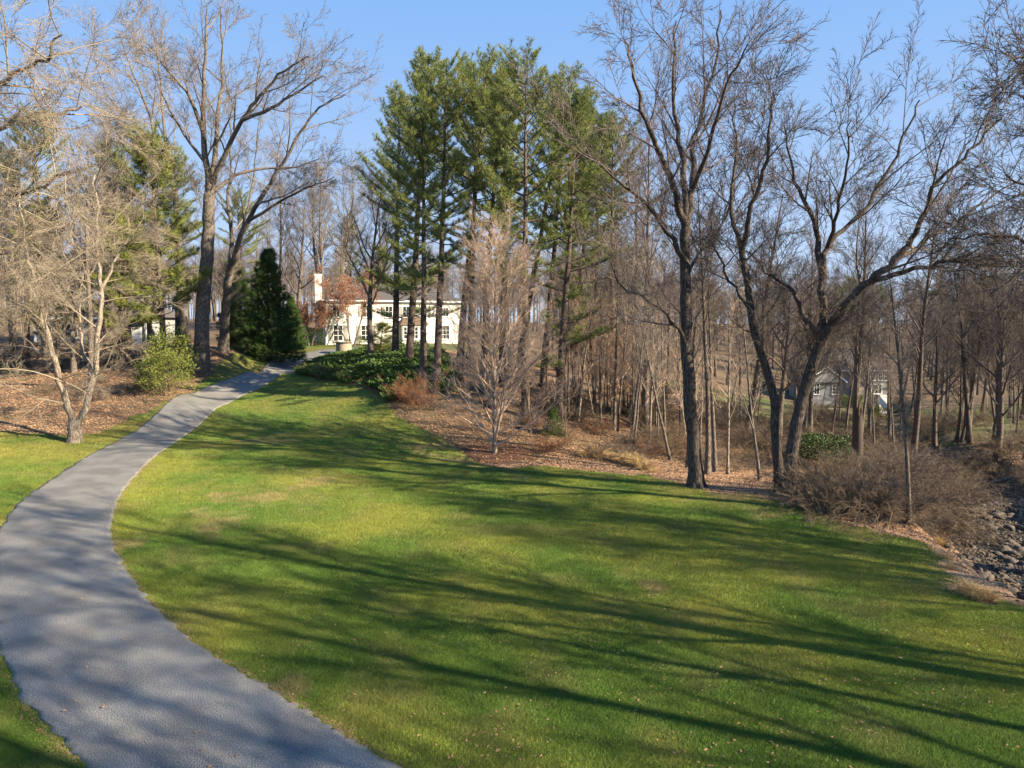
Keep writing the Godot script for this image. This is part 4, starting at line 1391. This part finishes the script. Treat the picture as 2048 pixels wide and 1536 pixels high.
func hero_trees() -> void:
	var S := spec(3, [0, 8, 3, 0], [0, 0.75, 0.7, 0], [0, 0.30, 0.5, 0], [0, 0.18, 0.2, 0], [0, 0.05, 0.06, 0.05], [0, 0.13, 0.15, 0.15], [0, 0.3, 0.3, 0.3], [0.7, 1.4, 3], {"spray_levels": 1, "shape": 1.0})
	var S1 := S.duplicate(); S1.up = [0, 0.10, 0.10, 0.08]
	hero("tulip_tree", "tall straight tulip tree at the lawn edge with upswept leaders", [1392, 975], 0.0, [[1389, 900], [1380, 800], [1374, 700], [1371, 600], [1369, 520], [1371, 440]], 0.33, 0.20, [
		[0.17, 0.03, [[1370, 450, 0], [1352, 390, .5], [1322, 310, 1.0], [1290, 240, 1.6], [1268, 150, 2], [1250, 80, 2.2]]],
		[0.18, 0.03, [[1371, 445, 0], [1372, 370, -.5], [1358, 280, -1], [1345, 170, -1], [1352, 40, -1]]],
		[0.17, 0.03, [[1371, 445, 0], [1385, 380, -.4], [1385, 300, -1.2], [1405, 210, -1.8], [1432, 120, -2], [1440, 20, -2.2]]],
		[0.12, 0.02, [[1384, 380, -.4], [1410, 320, .8], [1435, 230, 1.8], [1470, 130, 2.6], [1500, 85, 3]]],
		[0.13, 0.02, [[1370, 545, 0], [1345, 480, .4], [1308, 425, 1.0], [1250, 375, 1.8], [1195, 325, 2.4], [1150, 285, 2.8]]],
		[0.10, 0.02, [[1375, 700, 0], [1345, 640, .6], [1295, 600, 1.2], [1240, 570, 1.8], [1215, 500, 2.2]]],
		[0.09, 0.02, [[1370, 560, 0], [1400, 500, -1.0], [1450, 440, -2.0], [1480, 360, -2.4]]]], S1, "bark_dark", "twig_mauve")
	var S2 := S.duplicate(); S2.up = [0, 0.07, 0.07, 0.06]; S2.side = Vector3(0.02, 0, 0)
	hero("forked_walnut_tree", "leaning forked tree with long arching dark limbs at the creek thicket", [1578, 992], 0.0, [[1582, 930], [1592, 850], [1612, 770], [1638, 690], [1645, 650]], 0.28, 0.21, [
		[0.19, 0.035, [[1640, 690, 0], [1690, 610, .5], [1742, 562, 1.0], [1790, 520, 1.4], [1822, 480, 1.6], [1850, 420, 1.8], [1878, 360, 2.0], [1940, 300, 2.2], [2000, 235, 2.4]]],
		[0.15, 0.03, [[1645, 655, 0], [1646, 560, -.6], [1658, 490, -1.0], [1720, 430, -1.3], [1768, 350, -1.5], [1810, 270, -1.6], [1835, 205, -1.6]]],
		[0.15, 0.03, [[1645, 560, -.6], [1636, 480, -1.3], [1612, 410, -1.8], [1585, 340, -2.2], [1570, 250, -2.4]]],
		[0.12, 0.025, [[1740, 562, 1.0], [1810, 545, 1.8], [1880, 527, 2.4], [1960, 520, 2.8], [2050, 535, 3.0]]],
		[0.12, 0.03, [[1636, 680, 0], [1605, 620, -.8], [1575, 575, -1.4], [1530, 545, -2], [1500, 500, -2.3]]],
		[0.10, 0.02, [[1790, 520, 1.4], [1840, 490, .6], [1910, 440, -.2], [1990, 390, -1], [2060, 340, -1.4]]],
		[0.10, 0.02, [[1655, 495, -1.0], [1675, 420, 0.2], [1690, 330, 1.0], [1700, 240, 1.4]]]], S2, "bark_dark", "twig_brown", 1.5)
	hero("forked_walnut_tree", "dark slightly twisted trunk sharing its root with the leaning forked tree", [1562, 985], 0.0, [[1553, 900], [1548, 800], [1535, 745], [1508, 660], [1494, 560], [1480, 480]], 0.23, 0.13, [
		[0.12, 0.025, [[1484, 500, 0], [1500, 430, .6], [1530, 340, 1.2], [1540, 250, 1.6], [1548, 190, 1.8]]],
		[0.11, 0.02, [[1480, 485, 0], [1462, 400, -.8], [1470, 300, -1.4], [1465, 200, -1.8]]],
		[0.08, 0.02, [[1500, 620, 0], [1460, 560, -1], [1430, 500, -1.6], [1420, 430, -2]]]], S2, "bark_dark", "twig_brown")
	# left of the drive
	var S3 := S.duplicate(); S3.spray = [0.9, 1.8, 3]
	hero("giant_tulip_tree", "huge grey trunk beside the drive, forking high into spreading leaders", [402, 737], 0.0, [[404, 650], [410, 560], [417, 470], [418, 410], [420, 370]], 0.66, 0.42, [
		[0.30, 0.05, [[419, 375, 0], [411, 310, .5], [405, 220, 1], [410, 120, 1.5], [414, 10, 1.6]]],
		[0.26, 0.05, [[420, 372, 0], [430, 300, -1], [438, 220, -1.6], [446, 120, -2.2], [440, 20, -2.4]]],
		[0.24, 0.04, [[424, 370, 0], [450, 310, 1], [485, 240, 2], [520, 190, 3], [570, 140, 4], [620, 112, 4.6]]],
		[0.18, 0.03, [[424, 385, 0], [470, 352, -1], [530, 338, -2], [590, 335, -3], [640, 318, -3.6]]],
		[0.17, 0.03, [[485, 240, 2], [540, 215, 3], [600, 180, 3.5], [650, 150, 4]]],
		[0.18, 0.03, [[408, 270, .7], [380, 195, 2], [340, 145, 3], [300, 90, 3.6]]],
		[0.15, 0.03, [[414, 330, .4], [370, 270, -1.4], [330, 200, -2.6], [300, 130, -3]]]], S3, "bark_gray", "twig_gray", 1.3)
	hero("tulip_tree", "grey twin-leader tree beside the dark conifer at the drive bend", [447, 702], 0.0, [[450, 640], [455, 580], [460, 540]], 0.52, 0.36, [
		[0.26, 0.04, [[460, 545, 0], [464, 470, -1], [455, 400, -1.4], [462, 320, -1.8], [458, 220, -2]]],
		[0.28, 0.04, [[460, 545, 0], [482, 470, .6], [520, 400, 1.4], [560, 335, 2.2], [600, 265, 3], [640, 215, 3.6], [690, 190, 4]]],
		[0.17, 0.03, [[500, 440, 1], [560, 405, 2], [620, 372, 3], [670, 355, 3.6]]],
		[0.14, 0.03, [[482, 470, .6], [500, 390, -1], [512, 300, -2], [520, 220, -2.4]]]], S3, "bark_gray", "twig_gray", 1.25)
	hero("tulip_tree", "tall tree with twin stems leaning outward behind the yellow-green pine", [368, 700], 74.0, [[366, 600], [358, 480], [350, 380]], 0.42, 0.28, [
		[0.22, 0.04, [[350, 385, 0], [322, 300, .6], [295, 220, 1], [268, 150, 1.4], [235, 60, 1.8]]],
		[0.2, 0.04, [[350, 380, 0], [335, 300, -1], [322, 210, -2], [318, 120, -2.4], [300, 30, -2.6]]],
		[0.13, 0.03, [[325, 310, .6], [270, 250, 2], [225, 205, 3], [190, 130, 3.4]]]], S3, "bark_gray", "twig_gray", 1.2)
	# hornbeam with pale fine twigs
	var SH := spec(3, [0, 10, 3, 0], [0, 1.05, 0.7, 0], [0, 0.33, 0.5, 0], [0, 0.12, 0.2, 0], [0, 0.05, 0.0, 0.0], [0, 0.16, 0.2, 0.2], [0, 0.3, 0.3, 0.3], [0.7, 1.3, 3], {"spray_levels": 1, "fine": true, "spray_up": 0.02, "thick": 0.009, "trunk_side": 0.1})
	hero("hornbeam_tree", "pale multi-stemmed hornbeam at the verge with dense straw-coloured twigs", [148, 885], 0.0, [[150, 862], [150, 838]], 0.38, 0.30, [
		[0.20, 0.04, [[148, 850, 0], [132, 800, .3], [108, 720, .8], [88, 640, 1.2], [70, 560, 1.6], [50, 480, 2], [38, 400, 2.2]]],
		[0.20, 0.05, [[154, 850, 0], [176, 800, -.3], [190, 720, -.6], [200, 620, -.9], [198, 540, -1], [195, 440, -1.2], [188, 350, -1.4]]],
		[0.10, 0.02, [[199, 590, -.9], [220, 540, -1.5], [250, 490, -2], [290, 430, -2.4]]],
		[0.10, 0.03, [[186, 750, -.6], [165, 690, -1.6], [160, 620, -2.2], [165, 540, -2.6]]],
		[0.07, 0.02, [[92, 660, 1.1], [60, 620, 2], [20, 600, 2.8], [-30, 590, 3.4]]]], SH, "bark_pale", "twig_straw", 1.2)
	var SH2 := SH.duplicate(); SH2.spray = [0.6, 1.2, 3]; SH2.kids = [0, 11, 3, 0]
	hero("hornbeam_tree", "overhanging beech reaching dark crooked limbs across the drive verge", [-190, 985], 0.0, [[-185, 860], [-180, 700], [-170, 560], [-160, 480]], 0.42, 0.26, [
		[0.13, 0.03, [[-165, 520, 0], [-90, 430, .3], [-20, 398, .6], [40, 386, .8], [90, 372, 1.0], [140, 340, 1.2]]],
		[0.13, 0.03, [[-162, 500, 0], [-100, 330, -.3], [-30, 275, -.6], [50, 232, -.8], [120, 225, -1], [165, 208, -1.1]]],
		[0.12, 0.03, [[-160, 480, 0], [-110, 280, .6], [-40, 190, 1], [30, 150, 1.4], [90, 118, 1.8], [120, 70, 2]]],
		[0.09, 0.02, [[-170, 600, 0], [-90, 540, 1], [-20, 515, 1.6], [40, 508, 2]]],
		[0.10, 0.02, [[-160, 480, 0], [-120, 300, 2], [-60, 120, 3], [0, 20, 3.4]]]], SH2, "bark_brown", "twig_straw", 1.3)
	# fan-shaped young tree on its bare mulch ring
	var o := thing("fan_shaped_tree", "young bare tree fanning pale branches from a low fork on brown mulch", "tree", hit(990, 905))
	var t := MB.new(); var c := MB.new()
	var SF := spec(2, [64, 5, 0], [1.02, 0.5, 0], [0.52, 0.36, 0], [0.035, 0.12, 0], [0.0, 0.03, 0.03], [0.02, 0.04, 0.06], [0.08, 0.25, 0.3], [0.6, 1.1, 2], {"spray_levels": 1, "fine": true, "spray_up": 0.25, "cone": 1.0, "thick": 0.012})
	grow([t, c], Vector3(0, -0.2, 0), Vector3.UP, 10.8, 0.15, 0, SF)
	part("trunk", t, M.bark_pale, o)
	part("crown", c, M.twig_pale, o)
	# big tree whose branches enter beside the creek
	var SR := S.duplicate(); SR.up = [0, 0.02, 0.04, 0.04]
	var rt := hero("tulip_tree", "dark branches with seed cups reaching out from a tree across the creek", [2190, 1005], 23.0, [[2188, 800], [2186, 600], [2184, 400], [2182, 200]], 0.30, 0.20, [
		[0.11, 0.02, [[2185, 480, 0], [2120, 420, .5], [2060, 380, .9], [2010, 350, 1.2]]],
		[0.10, 0.02, [[2186, 560, 0], [2110, 520, -.6], [2040, 480, -1.0], [1970, 470, -1.4], [1900, 480, -1.8]]],
		[0.11, 0.02, [[2183, 260, 0], [2130, 160, .4], [2070, 115, .8], [2010, 125, 1]]],
		[0.10, 0.02, [[2183, 330, 0], [2130, 270, -.4], [2070, 215, -.8], [2040, 190, -1]]],
		[0.12, 0.02, [[2186, 620, 0], [2120, 560, .8], [2050, 545, 1.4], [1980, 590, 1.8]]]], SR, "bark_dark", "twig_brown")
	var cup := MB.new()
	var cm: MB = MB.new()
	for q in 7:
		var an := q * TAU / 7
		cm.tri(Vector3(cos(an) * 0.01, 0, sin(an) * 0.01), Vector3(cos(an + .9) * 0.01, 0, sin(an + .9) * 0.01), Vector3(cos(an + .4) * 0.028, 0.07, sin(an + .4) * 0.028))
	var crown: MeshInstance3D = rt.get_node("crown")
	var vs: PackedVector3Array = crown.mesh.surface_get_arrays(0)[Mesh.ARRAY_VERTEX]
	for q in 260:
		cup.stamp(Transform3D(frame(Vector3(rnd(-.4, .4), 1, rnd(-.4, .4)).normalized(), rnd(0, TAU), rnd(0.9, 1.4)), vs[rng.randi() % vs.size()]), cm.template())
	part("seed_cups", cup, M.twig_brown, rt).set_meta("kind", "stuff")
	# white house crape myrtles
	for q in [[703, 680, 92.0, 11.4, "vase-shaped russet-headed tree in front of the white facade"], [619, 682, 93.0, 6.8, "smaller russet-headed multi-stem tree by the clipped hedge"]]:
		var b := at_depth(q[0], q[1], q[2]); b.y = hgt(b.x, q[2])
		var m := thing("crape_myrtle", q[4], "tree", b)
		var tm := MB.new(); var cr := MB.new(); var lf := MB.new(); lf.colored = true
		var SM := spec(2, [8, 3, 0], [0.6, 0.6, 0], [0.42, 0.5, 0], [0.4, 0.2, 0], [0.03, 0.05, 0.04], [0.06, 0.1, 0.12], [0.25, 0.3, 0.3], [0.6, 1.1, 3], {"leaf": {"n": 22, "a": Color(0.26, 0.11, 0.07), "b": Color(0.42, 0.24, 0.15), "s": 0.14, "mb": lf}})
		for z in 5:
			var an := z * TAU / 5 + 0.4
			grow([tm, cr], Vector3(cos(an) * 0.2, -0.2, sin(an) * 0.2), Vector3(cos(an) * 0.42, 1, sin(an) * 0.42).normalized(), q[3] * rnd(0.85, 1.0) * 0.8, 0.11, 0, SM)
		part("trunk", tm, M.bark_gray, m)
		part("crown", cr, M.twig_russet, m)
		part("leaves", lf, M.dry_leaves, m)

func zone(px: float, d: float) -> String:
	if px < 340.0 and d < 101.0: return "in the leaf litter behind the hornbeam"
	if px < 560.0: return "beyond the low grey house"
	if px < 930.0: return "behind the white house"
	if px < 1330.0: return "on the rise behind the pine stand"
	if px < 1640.0: return "in the valley behind the tulip tree"
	if px < 1810.0: return "around the grey shingled house"
	return "beyond the creek bend"
func far_woods() -> void:
	# the unbroken wood on the far rise, one mass
	var am := ArrayMesh.new()
	for k in ["trunk", "crown"]:
		var mi: MeshInstance3D = P.tall0.get_node(k)
		am.add_surface_from_arrays(Mesh.PRIMITIVE_TRIANGLES, mi.mesh.surface_get_arrays(0))
		am.surface_set_material(am.get_surface_count() - 1, mi.mesh.surface_get_material(0))
	var mm := MultiMesh.new()
	mm.transform_format = MultiMesh.TRANSFORM_3D
	mm.mesh = am
	mm.instance_count = 520
	for i in 520:
		var d := rnd(175.0, 310.0)
		var px := rnd(-150, 2200)
		var p := at_depth(px, 700, d)
		var s := rnd(0.55, 0.85)
		mm.set_instance_transform(i, Transform3D(Basis(Vector3.UP, rnd(0, TAU)).scaled(Vector3(s * 1.2, s, s * 1.2)), ground(p.x, d)))
	var o := MultiMeshInstance3D.new()
	o.name = "distant_wood"
	o.multimesh = mm
	add_child(o)
	tag(o, "hazy mass of bare trees on the far rise", "wood", "", "stuff")

func woods() -> void:
	# trees that can be told apart in the right-hand woods: pixel of the base, kind, scale, lean, direction, label
	var list := [
		[1341, 922, "pole0", 0.62, 0.22, PI / 2, "pale thin tree leaning steeply on the leafy slope beside the tulip tree"],
		[1415, 950, "pole1", 0.95, 0.06, -PI / 2, "slender dark tree just behind the tulip tree"],
		[1430, 945, "pole0", 0.8, 0.05, PI / 2, "slender grey tree beside the dark slender one behind the tulip tree"],
		[1265, 838, "tall0", 0.85, 0.03, 0.4, "forest tree on the slope above the dry grass clumps"],
		[1290, 858, "tall1", 0.92, 0.05, 0.0, "twin trunk on the slope above the leaning pale tree"],
		[1200, 786, "pole0", 0.9, 0.10, -PI / 2, "pale straight trunk catching sun on the leafy slope"],
		[1131, 893, "thin2", 0.55, 0.02, 1.0, "short dark pollarded sapling on the slope below the pines"],
		[1490, 880, "tall2", 0.85, 0.16, -PI / 2, "dark trunk leaning away in the valley behind the forked tree"],
		[1456, 950, "thin1", 1.1, 0.04, 0, "thin pale sapling between the tulip tree and the forked tree"],
		[1520, 960, "thin0", 1.15, 0.05, 2, "thin grey sapling in front of the forked tree's twisted trunk"],
		[1818, 1052, "pole1", 0.62, 0.02, 0, "straight dark young tree standing in the bramble thicket by the creek"],
		[1660, 900, "thin2", 1.2, 0.03, 0, "thin dark sapling beside the broken snag"],
		[1690, 880, "pole1", 0.85, 0.03, 1, "slender tree behind the broken snag"],
		[1740, 900, "pole0", 0.8, 0.05, 2, "slender grey tree in front of the stone chimney house"],
		[1870, 905, "wide0", 0.72, 0.05, 1.4, "spreading dark tree standing beyond the creek bend"],
		[1935, 880, "tall1", 0.78, 0.03, 0, "tall dark straight trunk beyond the creek bend"],
		[2000, 890, "tall2", 0.85, 0.10, PI / 2, "tall leaning trunk beyond the creek"],
		[1990, 930, "wide1", 0.72, 0.08, -1.5, "wide dark-limbed tree above the far creek bank"],
		[1780, 890, "tall0", 0.62, 0.05, 2.0, "dark woodland tree in front of the grey house lawn"],
		[1830, 880, "pole1", 0.9, 0.04, 0, "slender dark tree beside the grey house lawn"],
		[1560, 900, "wide1", 0.7, 0.05, 1, "spreading tree deep behind the forked tree"],
		[1620, 890, "tall1", 0.7, 0.05, 1, "woodland tree seen between the forked trunks"]]
	for q in list:
		plant_px(q[2], q[0], q[1], q[3], q[6], "", q[4], q[5])
	# fill of the woods
	var lab := {"tall": "tall bare tree with clean trunk ", "wide": "bare tree with wide low spreading crown ", "pole": "slender bare tree ", "thin": "thin bare sapling ", "beech": "young beech holding copper-coloured leaves on the wooded slope"}
	var kin := {"tall": "tall bare trees ", "wide": "spreading bare trees ", "pole": "slender bare trees ", "thin": "bare saplings ", "beech": "copper-leaved beeches"}
	var pool := ["tall0", "tall1", "tall2", "pole0", "pole1", "wide0", "wide1", "thin0", "thin1", "thin2"]
	for q in 260:
		var d := 44.0 + pow(rng.randf(), 1.15) * 140.0
		var px := rnd(1130, 2180)
		var p := at_depth(px, 700, d)
		if (d < 62.0 and px < 1330.0) or (d < 54.0 and px < 1650.0): continue
		if px > 1640 and px < 1800 and d > 52.0 and d < 112.0 and (d > 92.0 or rng.randf() < 0.45): continue
		if creek_dist(p.x, d) < 2.6: continue
		var k: String = pool[rng.randi() % pool.size()]
		var z := zone(px, d)
		plant(k, ground(p.x, d), rnd(0.42, 0.85) if d < 95.0 else rnd(0.6, 0.95), lab[k.left(-1)] + z, kin[k.left(-1)] + z, absf(rng.randfn(0.0, 0.09)), rnd(0, TAU))
	for q in 130:     # behind the houses, left and middle
		var d := rnd(102.0, 190.0)
		var px := rnd(-120, 1250)
		var p := at_depth(px, 700, d)
		var k: String = pool[rng.randi() % 7]
		var z := zone(px, d)
		plant(k, ground(p.x, d), rnd(0.65, 0.95) * (0.8 if px > 560 and px < 900 else 1.0), lab[k.left(-1)] + z, kin[k.left(-1)] + z, rnd(0, 0.06), rnd(0, TAU))
	for q in 62:     # left woods
		var d := rnd(50.0, 100.0)
		var px := rnd(-160, 330)
		var p := at_depth(px, 700, d)
		if lawn_sd(p.x, d) < 2.0: continue
		if d > 76 and d < 96 and px > 20: continue
		var k: String = pool[rng.randi() % pool.size()]
		var z := zone(px, d)
		plant(k, ground(p.x, d), rnd(0.6, 0.95), lab[k.left(-1)] + z, kin[k.left(-1)] + z, rnd(0, 0.08), rnd(0, TAU))
	var grp := {"beech": "copper-leaved beeches on the slope"}
	for q in 7:     # taller trees by the white house
		var c = [[650, 100, "tall0", 1.1], [685, 108, "wide0", 1.35], [600, 104, "wide1", 1.2], [742, 66, "wide0", .95], [760, 112, "tall2", 1.1], [560, 110, "tall1", 1.2], [640, 115, "tall2", 1.15]][q]
		var p := at_depth(c[0], 700, c[1])
		plant(c[2], ground(p.x, c[1]), c[3], ["tall bare tree just behind the white house chimney", "rounded bare crown standing above the white house roof", "wide bare tree between the dark conifer and the white house", "bare tree with clinging seed tufts beside the pine stand", "tall bare tree behind the blue-green pine", "tall bare tree behind the dark conifer", "tall bare tree far behind the white house"][q], "", 0.0, 0.0)
	for q in 15:
		var c = [rnd(1100, 1300), 0.0]
		c[1] = lerpf(770.0, 850.0, (c[0] - 1100.0) / 200.0) + rnd(-20, 15)
		plant(["beech0", "beech1"][q % 2], hit(c[0], c[1]), rnd(0.6, 1.1), lab["beech"], grp["beech"])
	for c in [[560, 690, "copper-leaved beech at the side of the dark conifer next to the house"], [497, 692, "copper-leaved beech between the twin-leader tree and the dark conifer"], [20, 745, "copper-leaved beech low behind the hornbeam"], [60, 715, "copper-leaved beech beside the low grey house"]]:
		plant("beech1", hit(c[0], c[1]), 0.9, c[2])
	# trees out of frame, right of and behind the camera, that throw the long shadows over lawn and drive
	for q in [[21, 9, "tall0", 1.0], [28, 7, "pole0", 1.25], [19, -1, "tall1", 1.05], [32, -3, "tall2", 1.1], [26, -8, "wide1", 1.05], [40, 11, "tall1", 1.0], [15, -9, "tall0", 1.0], [34, 18, "pole1", 1.1], [10, -15, "wide0", 0.9], [27, 2, "tall0", 1.05], [17, -5, "wide0", 0.9], [23, 6, "pole1", 1.2], [22, -13, "tall2", 1.1], [25, 16, "pole0", 0.95], [38, 3, "pole1", 1.3], [33, 11, "wide1", 0.95], [45, 5, "tall2", 1.05], [30, 23, "pole0", 1.0]]:
		plant(q[2], ground(q[0], q[1]), q[3], "tall bare tree on the creek side that shades the lawn", "trees along the creek that shade the lawn")

func undergrowth() -> void:
	for q in [[835, 812, "redbush", 1.15], [800, 800, "redbush", 0.8]]:
		plant_px(q[2], q[0], q[1], q[3], "dense russet twiggy shrub at the corner of the ivy bed" if q[0] > 810 else "small russet shrub next to the ivy bed")
	for q in [[620, 748, 0.75], [655, 755, 0.7], [690, 762, 0.6]]:
		plant_px("brush0", q[0], q[1], q[2] * 0.8, "low straw-brown shrub at the front edge of the ivy bed", "low brown shrubs edging the ivy bed", 0, 0, q[2])
	# thicket by the creek
	var tl := [[1640, 1000, "brush1", 1.0], [1690, 1012, "arch", 0.9], [1730, 1030, "brush0", 1.05], [1775, 1040, "arch", 1.0], [1800, 1030, "brush1", 1.15], [1850, 1052, "arch", 1.05], [1890, 1060, "arch", 0.9], [1905, 1020, "brush0", 1.1], [1870, 1000, "arch", 1.1], [1760, 990, "brush1", 1.1], [1680, 975, "brush0", 1.0], [1940, 985, "brush0", 1.0], [1830, 970, "brush1", 1.2]]
	for q in 22:
		tl.append([rnd(1620, 1930), rnd(945, 1035), ["brush0", "brush1", "arch", "arch"][q % 4], rnd(0.75, 1.15)])
	for q in tl:
		plant_px(q[2], q[0], q[1], q[3], "tangled brown thicket shrub between the lawn edge and the creek", "thicket shrubs along the creek")
	plant_px("rhodo", 1650, 935, 1.2, "sunlit yellow-green evergreen shrub at the back of the thicket")
	plant_px("rhodo", 1610, 910, 1.0, "dark evergreen shrub in the shade behind the forked tree")
	plant_px("smallcone", 1105, 870, 0.5, "small young conifer on the leaf-covered slope")
	# slope below the pines
	for q in 64:
		var px := rnd(1060, 1560)
		var base_y := lerpf(905, 955, (px - 1060) / 500.0)
		var py := base_y - pow(rng.randf(), 0.8) * 110.0
		plant_px(["brush0", "brush1", "brush2"][rng.randi() % 3], px, py, rnd(0.35, 0.8), "low bare shrub in the leaf litter of the wooded slope", "bare shrubs in the woods")
	for q in 120:
		var d := rnd(40.0, 85.0)
		var px := rnd(1250, 2150)
		var p := at_depth(px, 700, d)
		if creek_dist(p.x, d) < 2.2: continue
		plant(["brush0", "brush1", "arch", "brush0"][rng.randi() % 4], ground(p.x, d), rnd(0.7, 1.25), "bare shrub in the woods beyond the thicket", "bare shrubs beyond the thicket")
	for q in 26:
		var d := rnd(46.0, 74.0)
		var px := rnd(-120, 320)
		var p := at_depth(px, 700, d)
		if lawn_sd(p.x, d) < 1.0: continue
		plant(["brush0", "brush1", "arch"][rng.randi() % 3], ground(p.x, d), rnd(0.5, 0.95), "bare twiggy shrub in the leaf litter behind the hornbeam", "bare shrubs behind the hornbeam")
	for q in 34:     # thin leaning stems on the leafy slope
		var px := rnd(1110, 1400)
		var py := lerpf(800, 920, (px - 1110) / 290.0) + rnd(-30, 30)
		var k: String = ["thin1", "thin0", "pole0", "thin2"][q % 4]
		plant_px(k, px, py, rnd(0.55, 0.9) if k == "pole0" else rnd(0.8, 1.4), "pale slender stem leaning on the leaf-covered slope" if k != "thin2" else "thin dark stem on the leaf-covered slope", "pale stems on the leafy slope" if k != "thin2" else "dark stems on the leafy slope", absf(rng.randfn(0.0, 0.12)), rnd(0, TAU))
	# evergreen shrubs
	plant_px("laurel", 335, 790, 1.0, "bushy yellow-green evergreen at the verge of the drive", "", 0, 0, 1.1)
	plant_px("laurel", 300, 785, 0.7, "lower yellow-green evergreen leaning against the bushy one")
	plant_px("laurel", 345, 755, 1.15, "tall upright evergreen behind the bushy one at the verge")
	for q in [[745, 712, .8], [790, 708, 1.0], [840, 706, .9], [705, 715, .55]]:
		plant_px("rhodo", q[0], q[1], q[2], "dark rounded evergreen shrub along the top of the ivy bed", "evergreen shrubs above the ivy bed")
	plant_px("lowpine", 760, 716, 0.3, "low spreading dark pine bough mass above the ivy bed", "", 0, 0, 0.75)
	# dry grass clumps
	for q in [[1185, 912, 1.1], [1200, 919, 1.0], [1172, 915, .9], [1240, 927, 1.0], [1258, 931, 1.2], [1275, 935, 1.1], [1290, 941, 1.0], [1225, 923, .8], [1212, 918, .9], [1265, 926, 1.0], [1310, 946, .5], [1865, 1075, .6], [1880, 1090, .6], [1850, 1068, .6], [1925, 1190, .8], [1950, 1198, .7], [1890, 1120, .5], [1900, 1140, .5], [1980, 1200, .6]]:
		plant_px("tangrass", q[0], q[1], q[2], "clump of long tan dry grass at the foot of the wooded slope" if q[0] < 1500 else "tuft of rust-brown dry grass on the creek bank", "dry grass clumps below the slope" if q[0] < 1500 else "dry grass tufts on the creek bank")
	# broken snag
	var b := hit(1712, 942)
	var o := thing("broken_snag", "dark broken tree stump standing tall beside the thicket", "stump", b)
	var t := MB.new()
	t.tube(PackedVector3Array([Vector3(0, -0.3, 0), Vector3(0, 0.3, 0), Vector3(0.03, 1.5, 0), Vector3(-0.02, 2.7, 0), Vector3(0.02, 3.3, 0)]), PackedFloat32Array([0.42, 0.33, 0.28, 0.26, 0.17]), 10)
	part("trunk", t, M.dark_wood, o)
	for q in 6:
		var an := q * TAU / 6
		var s := MB.new()
		s.tube(PackedVector3Array([Vector3(cos(an) * 0.14, 3.1, sin(an) * 0.14), Vector3(cos(an) * 0.15, 3.3 + rnd(0.1, 1.3), sin(an) * 0.15)]), PackedFloat32Array([0.09, 0.01]), 5)
		part("splinter", s, M.dark_wood, o)
